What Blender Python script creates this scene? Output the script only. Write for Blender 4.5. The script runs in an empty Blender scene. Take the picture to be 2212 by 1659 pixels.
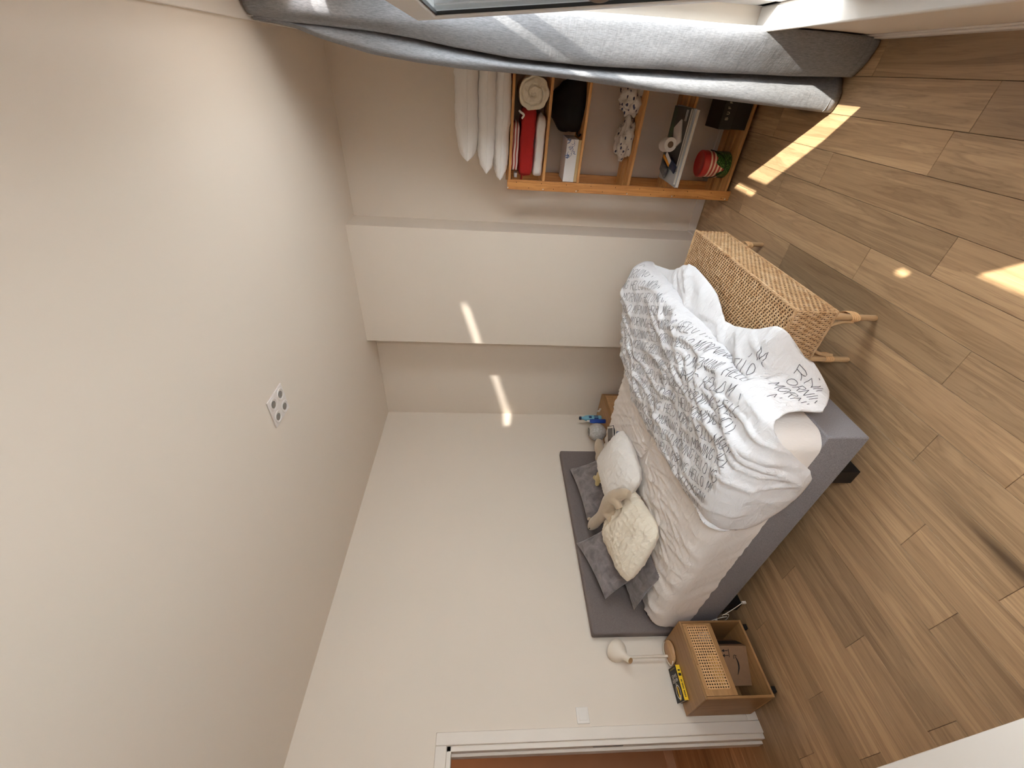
import bpy, math, random
from mathutils import Vector, Matrix, noise

# ------------------------------------------------------------------ camera
SC = bpy.context.scene
COL = SC.collection
F_PX, YAW, PITCH, ROLL = 877.1, 0.66308, 0.06899, 0.02033
HCAM = 1.85
def _cam():
    cy, sy, cp, sp = math.cos(YAW), math.sin(YAW), math.cos(PITCH), math.sin(PITCH)
    F = Vector((-sy*cp, cy*cp, -sp)); R = Vector((cy, sy, 0)); U = R.cross(F)
    c, s = math.cos(ROLL), math.sin(ROLL)
    R, U = c*R + s*U, -s*R + c*U
    right, up = -U, R                     # the phone was held on its side
    m = Matrix((right, up, -F)).transposed().to_4x4()
    m.translation = Vector((0, 0, HCAM))
    cd = bpy.data.cameras.new('camera')
    cd.sensor_fit = 'HORIZONTAL'; cd.sensor_width = 36.0
    cd.lens = F_PX/2212*36.0
    cd.clip_start = 0.02
    co = bpy.data.objects.new('camera', cd); COL.objects.link(co)
    co.matrix_world = m
    SC.camera = co
_cam()

# ------------------------------------------------------------------ world, sun, exposure
SC.view_settings.view_transform = 'Standard'
SC.view_settings.look = 'None'
SC.view_settings.gamma = 1.0
SC.view_settings.use_curve_mapping = False
SC.view_settings.exposure = 0.0
SKY, SUN, GLINT = 14.0, 18.0, 32000.0
w = bpy.data.worlds.new('sky'); SC.world = w
w.use_nodes = True
bg = w.node_tree.nodes['Background']
bg.inputs[0].default_value = (0.93, 0.96, 1.0, 1); bg.inputs[1].default_value = SKY
SUN_DIR = Vector((-0.85, 1.0, -2.0)).normalized()
sd = bpy.data.lights.new('sun', 'SUN'); sd.energy = SUN; sd.angle = math.radians(0.53)
sd.color = (1.0, 0.93, 0.82)
so = bpy.data.objects.new('sun', sd); COL.objects.link(so)
so.rotation_euler = SUN_DIR.to_track_quat('-Z', 'Y').to_euler()
so.location = (4, -4, 9)
# added spot lamp standing in for reflected sun, aimed through the slit above the window
gd = bpy.data.lights.new('added_glint_spot', 'SPOT'); gd.energy = GLINT; gd.spot_size = math.radians(2.9)
gd.spot_blend = 0.05; gd.shadow_soft_size = 0.16; gd.color = (1.0, 0.95, 0.86)
go = bpy.data.objects.new('added_glint_spot', gd); COL.objects.link(go)
GD = Vector((-0.6, 0.277, -0.172)).normalized()
go.location = Vector((0.32, 2.15, 2.86)) - GD*16.0
go.rotation_euler = GD.to_track_quat('-Z', 'Y').to_euler()
SC.cycles.max_bounces = 10
SC.cycles.diffuse_bounces = 6
SC.cycles.caustics_reflective = False
SC.cycles.caustics_refractive = False
SC.cycles.sample_clamp_indirect = 6.0
SC.cycles.use_denoising = True

rnd = random.Random(7)

# ------------------------------------------------------------------ mesh collecting helpers
def nz(x, y=0.0, z=0.0):
    return noise.noise(Vector((x, y, z)))

class B:
    def __init__(s): s.v = []; s.f = []
    def add(s, vs, fs, M=None):
        o = len(s.v)
        s.v += [(M @ Vector(p)) if M is not None else Vector(p) for p in vs]
        s.f += [tuple(i+o for i in q) for q in fs]
        return s
    def box(s, x0, x1, y0, y1, z0, z1, M=None):
        vs = [(x0,y0,z0),(x1,y0,z0),(x1,y1,z0),(x0,y1,z0),(x0,y0,z1),(x1,y0,z1),(x1,y1,z1),(x0,y1,z1)]
        return s.add(vs, [(0,3,2,1),(4,5,6,7),(0,1,5,4),(1,2,6,5),(2,3,7,6),(3,0,4,7)], M)
    def tube(s, pts, r, n=8, M=None, cap=True):
        pts = [Vector(p) for p in pts]
        rr = r if isinstance(r, (list, tuple)) else [r]*len(pts)
        vs = []; fs = []; N = None
        for i, p in enumerate(pts):
            t = (pts[min(i+1, len(pts)-1)] - pts[max(i-1, 0)])
            if t.length < 1e-9: t = Vector((0,0,1))
            t.normalize()
            if N is None:
                N = t.orthogonal().normalized()
            else:
                N = (N - t*N.dot(t))
                if N.length < 1e-6: N = t.orthogonal()
                N.normalize()
            Bn = t.cross(N)
            for k in range(n):
                a = 2*math.pi*k/n
                vs.append(p + (N*math.cos(a) + Bn*math.sin(a))*rr[i])
        for i in range(len(pts)-1):
            for k in range(n):
                k2 = (k+1) % n
                fs.append((i*n+k, i*n+k2, (i+1)*n+k2, (i+1)*n+k))
        if cap:
            fs.append(tuple(range(n-1, -1, -1))); o = (len(pts)-1)*n
            fs.append(tuple(range(o, o+n)))
        return s.add(vs, fs, M)
    def lathe(s, prof, n=32, M=None):
        """prof: list of (r, z)"""
        vs = []; fs = []
        for r, z in prof:
            for k in range(n):
                a = 2*math.pi*k/n
                vs.append((r*math.cos(a), r*math.sin(a), z))
        for i in range(len(prof)-1):
            for k in range(n):
                k2 = (k+1) % n
                fs.append((i*n+k, i*n+k2, (i+1)*n+k2, (i+1)*n+k))
        if prof[0][0] > 1e-5: fs.append(tuple(range(n-1, -1, -1)))
        if prof[-1][0] > 1e-5:
            o = (len(prof)-1)*n; fs.append(tuple(range(o, o+n)))
        return s.add(vs, fs, M)
    def grid(s, fn, nu, nv, M=None, closed_u=False):
        vs = [fn(i/(nu if closed_u else nu-1), j/(nv-1)) for j in range(nv) for i in range(nu)]
        fs = []
        for j in range(nv-1):
            for i in range(nu if closed_u else nu-1):
                i2 = (i+1) % nu
                fs.append((j*nu+i, j*nu+i2, (j+1)*nu+i2, (j+1)*nu+i))
        return s.add(vs, fs, M)
    def ell(s, c, r, M=None, n=16, m=10):
        vs = []; fs = []
        R = M.to_3x3() if M is not None else Matrix.Identity(3)
        for j in range(m+1):
            t = math.pi*j/m
            for i in range(n):
                a = 2*math.pi*i/n
                p = R @ Vector((r[0]*math.sin(t)*math.cos(a), r[1]*math.sin(t)*math.sin(a), r[2]*math.cos(t)))
                vs.append(Vector(c)+p)
        for j in range(m):
            for i in range(n):
                i2 = (i+1) % n
                fs.append((j*n+i, (j+1)*n+i, (j+1)*n+i2, j*n+i2))
        return s.add(vs, fs)
    def ribbon(s, pts, width, nrm, M=None):
        """flat strip along pts; nrm is the surface normal or a list of them"""
        pts = [Vector(p) for p in pts]; vs = []; fs = []
        for i, p in enumerate(pts):
            t = pts[min(i+1, len(pts)-1)] - pts[max(i-1, 0)]
            if t.length < 1e-9: t = Vector((1,0,0))
            nn = nrm[i] if isinstance(nrm, list) else nrm
            sd_ = t.normalized().cross(nn).normalized()*width*0.5
            vs += [p - sd_, p + sd_]
        for i in range(len(pts)-1):
            fs.append((2*i, 2*i+1, 2*i+3, 2*i+2))
        return s.add(vs, fs, M)

MW = {}           # world matrix of each thing and part
def thing(name, label, cat, loc=(0,0,0), rz=0.0, group=None):
    o = bpy.data.objects.new(name, None); COL.objects.link(o)
    o.empty_display_size = 0.05
    o.location = loc; o.rotation_euler = (0, 0, rz)
    o['label'] = label; o['category'] = cat
    if group: o['group'] = group
    MW[o.name] = Matrix.Translation(Vector(loc)) @ Matrix.Rotation(rz, 4, 'Z')
    return o
def obj(name, b, m, parent=None, smooth=True, bevel=0.0, seg=2, label=None, kind=None, ang=35, local=False):
    """one mesh object; verts come in world space unless local"""
    me = bpy.data.meshes.new(name)
    vs = b.v
    if parent is not None and not local:
        inv = MW[parent.name].inverted(); vs = [inv @ p for p in vs]
    me.from_pydata([tuple(p) for p in vs], [], b.f)
    me.validate(); me.update()
    if smooth:
        for p in me.polygons: p.use_smooth = True
        me.set_sharp_from_angle(angle=math.radians(ang))
    me.materials.append(m)
    o = bpy.data.objects.new(name, me); COL.objects.link(o)
    if parent is not None:
        o.parent = parent; MW[o.name] = MW[parent.name]
    else:
        MW[o.name] = Matrix.Identity(4)
    if bevel > 0:
        md = o.modifiers.new('bevel', 'BEVEL'); md.width = bevel; md.segments = seg; md.limit_method = 'ANGLE'
        md.angle_limit = math.radians(40)
    if label: o['label'] = label
    if kind: o['kind'] = kind
    return o
def solo(name, b, m, label, cat, group=None, **k):
    """a thing that is a single mesh: its origin is put at its base"""
    lo = [min(p[i] for p in b.v) for i in range(3)]; hi = [max(p[i] for p in b.v) for i in range(3)]
    c = Vector(((lo[0]+hi[0])/2, (lo[1]+hi[1])/2, lo[2]))
    b.v = [p - c for p in b.v]
    o = obj(name, b, m, None, **k); o.location = c
    MW[o.name] = Matrix.Translation(c)
    o['label'] = label; o['category'] = cat
    if group: o['group'] = group
    return o
def struct(name, b, m, parent=None, **k):
    o = obj(name, b, m, parent, **k)
    if parent is None: o['kind'] = 'structure'
    return o
def dup(o, d, parent=None, label=None):
    c = o.copy(); COL.objects.link(c)
    if parent is None:
        c.location = o.location + Vector(d)
        MW[c.name] = Matrix.Translation(Vector(d)) @ MW[o.name]
        if label: c['label'] = label
    else:
        c.parent = parent; MW[c.name] = MW[parent.name]
    for ch in list(o.children): dup(ch, d, c)
    return c
def T(x, y, z): return Matrix.Translation((x, y, z))
def Rx(a): return Matrix.Rotation(math.radians(a), 4, 'X')
def Ry(a): return Matrix.Rotation(math.radians(a), 4, 'Y')
def Rz(a): return Matrix.Rotation(math.radians(a), 4, 'Z')
def spline(pts, n=8):
    pts = [Vector(p) for p in pts]; out = []
    for i in range(len(pts)-1):
        p0, p1, p2, p3 = pts[max(i-1,0)], pts[i], pts[i+1], pts[min(i+2, len(pts)-1)]
        for k in range(n):
            t = k/n
            out.append(0.5*((2*p1) + (p2-p0)*t + (2*p0-5*p1+4*p2-p3)*t*t + (3*p1-p0-3*p2+p3)*t**3))
    out.append(pts[-1]); return out
def sstep(a, b, x):
    t = min(1, max(0, (x-a)/(b-a))); return t*t*(3-2*t)

# ------------------------------------------------------------------ materials
def lin(c):
    return tuple((x/255/12.92 if x/255 <= 0.04045 else ((x/255+0.055)/1.055)**2.4) for x in c)
class NT:
    def __init__(s, name):
        s.m = bpy.data.materials.new(name); s.m.use_nodes = True
        s.t = s.m.node_tree; s.p = s.t.nodes['Principled BSDF']
    def n(s, typ, **k):
        nd = s.t.nodes.new(typ)
        for a, v in k.items():
            if a.startswith('i_'):
                key = a[2:]; key = int(key) if key.isdigit() else key.replace('_', ' ')
                nd.inputs[key].default_value = v
            else: setattr(nd, a, v)
        return nd
    def l(s, a, b): s.t.links.new(a, b)
    def coords(s, kind='Object', scale=(1,1,1), rot=(0,0,0), rand=False):
        tc = s.n('ShaderNodeTexCoord'); src = tc.outputs[kind]
        if rand:
            oi = s.n('ShaderNodeObjectInfo'); mu = s.n('ShaderNodeMath', operation='MULTIPLY'); mu.inputs[1].default_value = 37.0
            s.l(oi.outputs['Random'], mu.inputs[0])
            ad = s.n('ShaderNodeVectorMath', operation='ADD'); s.l(src, ad.inputs[0]); s.l(mu.outputs[0], ad.inputs[1]); src = ad.outputs[0]
        mp = s.n('ShaderNodeMapping'); mp.inputs['Scale'].default_value = scale; mp.inputs['Rotation'].default_value = rot
        s.l(src, mp.inputs[0]); return mp.outputs[0]
    def noise(s, vec, scale, detail=3, rough=0.5, dist=0.0):
        nd = s.n('ShaderNodeTexNoise'); nd.inputs['Scale'].default_value = scale; nd.inputs['Detail'].default_value = detail
        nd.inputs['Roughness'].default_value = rough; nd.inputs['Distortion'].default_value = dist
        s.l(vec, nd.inputs['Vector']); return nd.outputs['Fac']
    def ramp(s, fac, stops):
        r = s.n('ShaderNodeValToRGB'); e = r.color_ramp.elements
        while len(e) < len(stops): e.new(0.5)
        for k, (p, c) in enumerate(stops):
            e[k].position = p; e[k].color = (*c, 1) if len(c) == 3 else c
        s.l(fac, r.inputs[0]); return r.outputs[0]
    def mix(s, fac, a, b, mode='MIX'):
        nd = s.n('ShaderNodeMix', data_type='RGBA', blend_type=mode)
        for idx, v in ((0, fac), (6, a), (7, b)):
            if hasattr(v, 'links'): s.l(v, nd.inputs[idx])
            elif idx == 0: nd.inputs[0].default_value = v
            else: nd.inputs[idx].default_value = (*v, 1)
        return nd.outputs[2]
    def math(s, op, a, b=0.0):
        nd = s.n('ShaderNodeMath', operation=op)
        for i, v in enumerate((a, b)):
            if hasattr(v, 'links'): s.l(v, nd.inputs[i])
            else: nd.inputs[i].default_value = v
        return nd.outputs[0]
    def bump(s, h, strength=0.3, dist=0.01):
        nd = s.n('ShaderNodeBump'); nd.inputs['Strength'].default_value = strength; nd.inputs['Distance'].default_value = dist
        s.l(h, nd.inputs['Height']); s.l(nd.outputs[0], s.p.inputs['Normal'])
    def col(s, v):
        if hasattr(v, 'links'): s.l(v, s.p.inputs['Base Color'])
        else: s.p.inputs['Base Color'].default_value = (*v, 1)
    def rough(s, v): s.p.inputs['Roughness'].default_value = v
def plain(name, c, rough=0.5, vary=0.06, scale=6, bump=0.0, bscale=200, metal=0.0, sheen=0.0):
    k = NT(name); c = lin(c)
    v = k.coords()
    f = k.noise(v, scale, 3)
    k.col(k.ramp(f, [(0.25, tuple(x*(1-vary) for x in c)), (0.75, tuple(min(1, x*(1+vary)) for x in c))]))
    k.rough(rough); k.p.inputs['Metallic'].default_value = metal
    if sheen: k.p.inputs['Sheen Weight'].default_value = sheen
    if bump: k.bump(k.noise(v, bscale, 3), bump, 0.002)
    return k.m
def wood(name, light, dark, axis='Y', rough=0.5, grain=1.0, knots=0.0, rand=True, contrast=1.0):
    """oak / pine: bands stretched along the board"""
    k = NT(name); L, D = lin(light), lin(dark)
    sc = {'X': (0.35, 6, 6), 'Y': (6, 0.35, 6), 'Z': (6, 6, 0.35)}[axis]
    sf = {'X': (4, 130, 130), 'Y': (130, 4, 130), 'Z': (130, 130, 4)}[axis]
    sk = {'X': (1.3, 6, 6), 'Y': (7, 0.9, 7), 'Z': (6, 6, 1.3)}[axis]
    v = k.coords('Object', sc, rand=rand)
    a = k.noise(v, 2.2*grain, 5, 0.6, 0.9)
    bands = k.math('FRACT', k.math('MULTIPLY', a, 7.0))
    bands = k.math('PINGPONG', bands, 0.5)
    bands = k.math('MULTIPLY', bands, 2.0)
    base = k.ramp(a, [(0.25, tuple(d+(l-d)*0.25 for l, d in zip(L, D))), (0.7, L)])
    c1 = k.mix(k.math('MULTIPLY', k.math('POWER', bands, 3.0), 0.42*contrast), base, D)
    f = k.noise(k.coords('Object', sf, rand=rand), 1.0, 4, 0.6)
    c2 = k.mix(k.math('MULTIPLY', k.ramp(f, [(0.45, (0,0,0)), (0.75, (1,1,1))]), 0.38*contrast), c1, D)
    if knots:
        vo = k.n('ShaderNodeTexVoronoi'); vo.inputs['Scale'].default_value = 1.0; vo.inputs['Randomness'].default_value = 1.0
        k.l(k.coords('Object', tuple(x*knots for x in sk), rand=rand), vo.inputs['Vector'])
        kk = k.ramp(vo.outputs['Distance'], [(0.03, (0.85,)*3), (0.1, (0.25,)*3), (0.22, (0,)*3)])
        c2 = k.mix(kk, c2, tuple(x*0.35 for x in D))
    if rand:
        oi = k.n('ShaderNodeObjectInfo')
        br = k.math('ADD', k.math('MULTIPLY', oi.outputs['Random'], 0.34), 0.80)
        hs = k.n('ShaderNodeHueSaturation'); k.l(c2, hs.inputs['Color']); k.l(br, hs.inputs['Value']); c2 = hs.outputs[0]
    k.col(c2); k.rough(rough)
    k.bump(f, 0.08, 0.002)
    return k.m

M_WALL = plain('white_wall_paint', (226, 214, 200), 0.85, 0.012, 1.5, 0.08, 220)
M_CEIL = plain('white_ceiling_paint', (222, 210, 196), 0.9, 0.012, 1.2, 0.06, 200)
M_TRIM = plain('white_gloss_trim', (231, 224, 216), 0.4, 0.01)
M_CASE = plain('painted_casing', (228, 218, 207), 0.5, 0.01)
M_HALL = plain('hall_paint', (190, 150, 118), 0.85, 0.03)
M_PVC = plain('white_window_pvc', (238, 238, 238), 0.3, 0.01)
M_OAKF = wood('oak_floor', (203, 168, 128), (124, 94, 66), 'Y', 0.42, 1.0, 0.55)
M_PINE = wood('pine_shelf', (222, 160, 92), (150, 84, 36), 'Z', 0.45, 1.6, 0.7)
M_PINEX = wood('pine_slat', (224, 170, 106), (158, 96, 46), 'X', 0.45, 1.6, 0.7)
M_OAKN = wood('oak_nightstand', (182, 140, 94), (136, 98, 60), 'Y', 0.45, 1.2, 0)
M_OAKNZ = wood('oak_nightstand_upright', (178, 136, 90), (132, 94, 56), 'Z', 0.45, 1.2, 0)
M_LAMPW = wood('lamp_wood', (205, 165, 120), (168, 125, 84), 'Y', 0.45, 2.0, 0)
M_CANE = plain('woven_cane', (222, 176, 126), 0.6, 0.12, 60)
M_DARK = plain('inside_shade', (40, 28, 20), 0.8)
M_BLACK = plain('black_plastic', (14, 14, 15), 0.5, 0.05)
def fabric(name, c, c2, scale=420, bump=0.35, rough=0.92, big=0.1):
    k = NT(name); v = k.coords()
    f = k.noise(v, scale, 2, 0.6); g = k.noise(v, 5, 3)
    base = k.ramp(f, [(0.35, lin(c2)), (0.65, lin(c))])
    k.col(k.mix(k.math('MULTIPLY', g, big*2), base, tuple(x*0.8 for x in lin(c2))))
    k.rough(rough); k.bump(f, bump, 0.0015); return k.m
M_UPH = fabric('grey_upholstery', (160, 155, 158), (116, 112, 116))
M_HEAD = fabric('dark_grey_upholstery', (130, 120, 116), (102, 93, 90))
M_VELVET = NT('grey_velvet')
_v = M_VELVET.coords()
M_VELVET.col(M_VELVET.ramp(M_VELVET.noise(_v, 14, 4, 0.6, 0.6), [(0.3, lin((94, 86, 86))), (0.7, lin((136, 128, 127)))]))
M_VELVET.rough(0.8); M_VELVET.p.inputs['Sheen Weight'].default_value = 0.5; M_VELVET.bump(M_VELVET.noise(_v, 60, 3), 0.2, 0.003)
M_VELVET = M_VELVET.m
def linen(name, c, wr=0.35, sc=9):
    k = NT(name); v = k.coords('Object', (1, 1, 1)); v2 = k.coords('Object', (1.0, 3.2, 1.6), (0, 0, 0.5))
    a = k.noise(v2, sc, 4, 0.62, 0.8); b = k.noise(v, 500, 2)
    k.col(k.ramp(a, [(0.2, tuple(x*0.97 for x in lin(c))), (0.8, lin(c))])); k.rough(0.9)
    k.bump(k.math('ADD', a, k.math('MULTIPLY', b, 0.02)), wr, 0.012); return k.m
M_SHEET = linen('white_sheet', (243, 236, 231), 0.6, 6)
M_DUVET = linen('white_duvet_cotton', (240, 239, 241), 0.75, 13)
M_PILLOW = linen('white_pillowcase', (238, 232, 225), 0.6, 11)
M_CREAM = linen('cream_pillowcase', (236, 225, 206), 0.6, 11)
M_BEDW = linen('white_bedding', (238, 233, 228), 0.45, 10)
M_CREAMD = linen('cream_cotton', (226, 214, 192), 0.4, 10)
M_INK = plain('grey_print_ink', (84, 84, 90), 0.9, 0.15, 30)
def curtain_mat():
    k = NT('grey_curtain_cloth'); v = k.coords('Object', (1, 1, 0.12))
    f = k.noise(v, 330, 3, 0.7); g = k.noise(k.coords('Object', (1, 1, 4)), 16, 3, 0.6, 0.4)
    k.col(k.ramp(f, [(0.3, lin((112, 112, 115))), (0.7, lin((148, 148, 151)))])); k.rough(0.85)
    k.bump(k.math('ADD', k.math('MULTIPLY', f, 0.25), g), 0.22, 0.006); return k.m
M_CURT = curtain_mat()
def glass(name, tint=(1,1,1), rough=0.0):
    k = NT(name); k.p.inputs['Base Color'].default_value = (*tint, 1); k.rough(rough)
    k.p.inputs['Transmission Weight'].default_value = 1.0; k.p.inputs['IOR'].default_value = 1.45
    f = k.noise(k.coords(), 3, 2); k.bump(f, 0.01, 0.001)
    return k.m
def pane_mat():
    """window glass that lets daylight straight through and mirrors a little at grazing angles"""
    k = NT('window_glass'); t = k.t
    tr = k.n('ShaderNodeBsdfTransparent'); tr.inputs[0].default_value = (0.96, 0.98, 0.98, 1)
    gl = k.n('ShaderNodeBsdfGlossy'); gl.inputs['Roughness'].default_value = 0.02
    lw = k.n('ShaderNodeLayerWeight'); lw.inputs['Blend'].default_value = 0.5
    fr = k.n('ShaderNodeMath', operation='MULTIPLY_ADD'); fr.inputs[1].default_value = 0.55; fr.inputs[2].default_value = 0.03
    k.l(k.math('POWER', lw.outputs['Facing'], 5.0), fr.inputs[0])
    nm = k.n('ShaderNodeBump'); nm.inputs['Strength'].default_value = 0.02; k.l(k.noise(k.coords(), 2, 2), nm.inputs['Height']); k.l(nm.outputs[0], gl.inputs['Normal'])
    mx = k.n('ShaderNodeMixShader'); k.l(fr.outputs[0], mx.inputs[0]); k.l(tr.outputs[0], mx.inputs[1]); k.l(gl.outputs[0], mx.inputs[2])
    k.l(mx.outputs[0], t.nodes['Material Output'].inputs['Surface']); return k.m
M_PANE = pane_mat()

# ------------------------------------------------------------------ the room
XH, YN, XE1, YP, XE2, YS, XW, H = -3.301, 3.643, -2.137, 3.366, -1.060, 3.626, 0.220, 2.973
YB = -2.6
def wall_with_holes(axis, at, thick, lo, hi, holes, z1=H, z0=0.0):
    """wall in the plane axis=at, running lo..hi; holes (a,b,z0,z1)"""
    b = B(); cuts = sorted(set([lo, hi] + [h[0] for h in holes] + [h[1] for h in holes]))
    zc = sorted(set([z0, z1] + [h[2] for h in holes] + [h[3] for h in holes]))
    for i in range(len(cuts)-1):
        for j in range(len(zc)-1):
            a, c = cuts[i], cuts[i+1]; p, q = zc[j], zc[j+1]
            if any(h[0] <= a and c <= h[1] and h[2] <= p and q <= h[3] for h in holes): continue
            if axis == 'x': b.box(min(at, at+thick), max(at, at+thick), a, c, p, q)
            else: b.box(a, c, min(at, at+thick), max(at, at+thick), p, q)
    return b
# floor: base slab with every oak plank a part of it
floor = struct('floor', B().box(-6.2, 0.6, YB-0.2, YN+0.5, -0.06, -0.012), plain('screed', (60, 44, 32), 0.9), smooth=False)
PW, PL = 0.163, 1.19
seams = {-1: 2.40, 1: 1.82, 2: 2.41, 3: 1.54, 4: 1.874, 5: 1.22, 10: 0.619, 13: 0.72, 12: 0.36, 15: 0.352, 16: 0.627, 18: 0.435,
         0: 2.95, 6: 2.02, 7: 1.1, 8: 1.78, 9: 0.9, 11: 1.35, 14: 1.15, 17: 1.05}
seams[4] = 1.874
planks_n = 0
for k in range(-1, 32):
    xa, xb = 0.066 - PW*k, 0.066 - PW*(k+1)
    if k == -1: xa = 0.22
    s0 = seams.get(k, rnd.uniform(0, PL))
    y = s0 - PL*6
    while y < YN:
        y0, y1 = max(y, YB), min(y+PL, YN)
        if k > 19: y1 = min(y1, 2.6)
        if y1 - y0 > 0.02:
            g = 0.0007
            pb = B().box(xb+g, xa-g, y0+g, y1-g, -0.0119, rnd.uniform(-0.0003, 0.0))
            obj('plank', pb, M_OAKF, floor, smooth=False, bevel=0.0012, seg=1); planks_n += 1
        y += PL
struct('ceiling', B().box(-6.2, 0.6, YB-0.2, YN+0.5, H, H+0.1), M_CEIL, smooth=False)
DY0, DY1, DZ = -0.25, 0.606, 2.032
struct('wall_left', wall_with_holes('x', XH, -0.12, YB, YN, [(DY0, DY1, 0.0, DZ)]), M_WALL, smooth=False)
bw = B().box(XH-0.12, XE1, YN, YN+0.3, 0, H).box(XE1, XE2, YP, YN+0.3, 0, H).box(XE2, 0.6, YS, YN+0.3, 0, H)
struct('wall_back', bw, M_WALL, smooth=False)
# window opening in the right wall, and a slit added for the glint spot
W1 = (-0.55, 2.52, 0.575, 2.50); GLINT_SLIT = (1.79, 2.51, 2.592, 2.715)
struct('wall_right', wall_with_holes('x', XW, 0.20, YB, YN, [W1, GLINT_SLIT]), M_WALL, smooth=False)
struct('wall_front', wall_with_holes('y', YB, -0.15, XH-0.12, 0.42, []), M_WALL, smooth=False)
# skirting boards
BH = 0.07
bl = B().box(XH, XH+0.012, 0.671, YN, 0, BH)
struct('baseboard_left', bl, M_CASE, bevel=0.003)
bb = B().box(XH, XE1, YN-0.012, YN, 0, BH).box(XE1-0.012, XE2+0.012, YP-0.012, YP, 0, BH).box(XE2, XE2+0.012, YP, YS-0.012, 0, BH).box(XE2, XW, YS-0.012, YS, 0, BH)
struct('baseboard_back', bb, M_CASE, bevel=0.003)
struct('baseboard_right', B().box(XW-0.014, XW, YB, YS-0.012, 0, 0.045).box(XW-0.007, XW, YB, YS-0.012, 0.045, 0.075), M_TRIM, bevel=0.002)
# door casing, lining and strike plate
tr = struct('trim_1', B().box(XH, XH+0.014, DY1, 0.670, 0, 2.101).box(XH, XH+0.014, DY0-0.064, DY1, DZ, 2.101).box(XH, XH+0.014, DY0-0.064, DY0, 0, DZ), M_CASE, bevel=0.004)
struct('door_lining', B().box(XH-0.12, XH, DY1-0.028, DY1+0.001, 0, DZ).box(XH-0.12, XH, DY0, DY1, DZ-0.028, DZ).box(XH-0.12, XH-0.05, DY1-0.045, DY1-0.028, 0, DZ-0.028), M_CASE, tr, bevel=0.003)
struct('strike_plate', B().box(XH-0.035, XH-0.012, DY1-0.0295, DY1-0.028, 0.93, 1.12), plain('steel', (90, 82, 74), 0.35, metal=1.0), tr, smooth=False)
# the hall beyond the door
struct('wall_hall', B().box(-5.12, -5.02, -2.0, 2.6, 0, H), M_HALL, smooth=False)
struct('wall_hall_end', B().box(-5.12, XH-0.12, 2.6, 2.7, 0, H).box(-5.12, XH-0.12, -2.1, -2.0, 0, H), M_HALL, smooth=False)
struct('baseboard_hall', B().box(-5.02, -5.005, -2.0, 2.6, 0, 0.085), plain('hall_skirting', (205, 170, 140), 0.5), bevel=0.003)
hd = bpy.data.lights.new('hall_lamp', 'POINT'); hd.energy = 11; hd.color = (1.0, 0.55, 0.26); hd.shadow_soft_size = 0.12
ho = bpy.data.objects.new('hall_lamp', hd); COL.objects.link(ho); ho.location = (-4.2, 1.6, 2.6)

# ------------------------------------------------------------------ windows (tilted open at the top)
FX0, FX1 = 0.292, 0.355
y0, y1, z0, zt = W1; z1 = 2.36
fr = B().box(FX0, FX1, y0, y0+0.05, z0, z1).box(FX0, FX1, 2.36, y1, z0, z1).box(FX0, FX1, y0, y1, z0, z0+0.05).box(FX0, FX1, y0, y1, z1-0.04, z1)
fr.box(FX0, FX1, 0.475, 0.600, z0+0.05, 2.12).box(FX0, FX1, 1.790, 1.856, z0+0.05, z1-0.04)
w1 = struct('window_1', fr, M_PVC, bevel=0.004)
obj('unseen_head_box', B().box(FX0-0.01, 0.34, y0, y1, z1, zt).box(FX0, 0.34, y0, 0.48, 2.12, z1).box(FX0, 0.34, 0.66, 1.80, 2.12, z1), M_PVC, w1, smooth=False)  # unseen box over the leaves, notched so sun reaches the small floor patch
M_SUNSTOP = plain('grey_sun_stop', (150, 150, 150), 0.6)
obj('sun_stop_head', B().box(0.405, 0.42, y0, y1, 2.2, 2.315).box(0.405, 0.42, y0, 0.395, 2.315, 2.50).box(0.405, 0.42, 0.475, 1.775, 2.315, 2.50).box(0.405, 0.42, 1.775, y1, 2.43, 2.50), M_SUNSTOP, w1, smooth=False)  # unseen sun blocker added at the head, its gaps shape the light stripes
for k in range(17):                                   # unseen slats added outside the middle leaf to block the sun
    obj('sun_stop_slat', B().box(-0.052, 0.052, 0.43, 1.775, -0.004, 0.004, T(0.412, 0, z0+0.045+k*0.098) @ Ry(80)), M_SUNSTOP, w1, smooth=False)
obj('window_sill', B().box(0.196, FX0, y0+0.002, y1-0.002, z0+0.0005, z0+0.022), M_TRIM, w1, bevel=0.006)
def leaf(name, sy0, sy1, tilt):
    sz0, sz1 = z0+0.03, 2.125
    hinge = T(FX0+0.004, 0, sz0) @ Ry(-tilt) @ T(-FX0-0.004, 0, -sz0)
    s = B(); sx0, sx1, w_ = FX0-0.018, FX0+0.045, 0.075
    s.box(sx0, sx1, sy0, sy0+w_, sz0, sz1, hinge).box(sx0, sx1, sy1-w_, sy1, sz0, sz1, hinge)
    s.box(sx0, sx1, sy0+w_, sy1-w_, sz0, sz0+w_, hinge).box(sx0, sx1, sy0+w_, sy1-w_, sz1-w_, sz1, hinge)
    sash = obj(name, s, M_PVC, w1, bevel=0.005)
    g = B(); gk = 0.006
    for a in (sy0+w_, sy1-w_-gk): g.box(sx0+0.006, sx0+0.016, a, a+gk, sz0+w_, sz1-w_, hinge)
    for a in (sz0+w_, sz1-w_-gk): g.box(sx0+0.006, sx0+0.016, sy0+w_, sy1-w_, a, a+gk, hinge)
    obj('gasket', g, M_BLACK, sash, smooth=False)
    obj('glass', B().box(sx0+0.018, sx0+0.024, sy0+w_, sy1-w_, sz0+w_, sz1-w_, hinge), M_PANE, sash, smooth=False)
    return sash
sash1 = leaf('tilted_sash', 0.60, 1.95, 6.2)
leaf('sash', y0+0.03, 0.53, 0.0)
obj('side_light', B().box(0.318, 0.324, 1.856, 2.36, z0+0.05, z1-0.04), M_PANE, w1, smooth=False)
rg = B()
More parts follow.
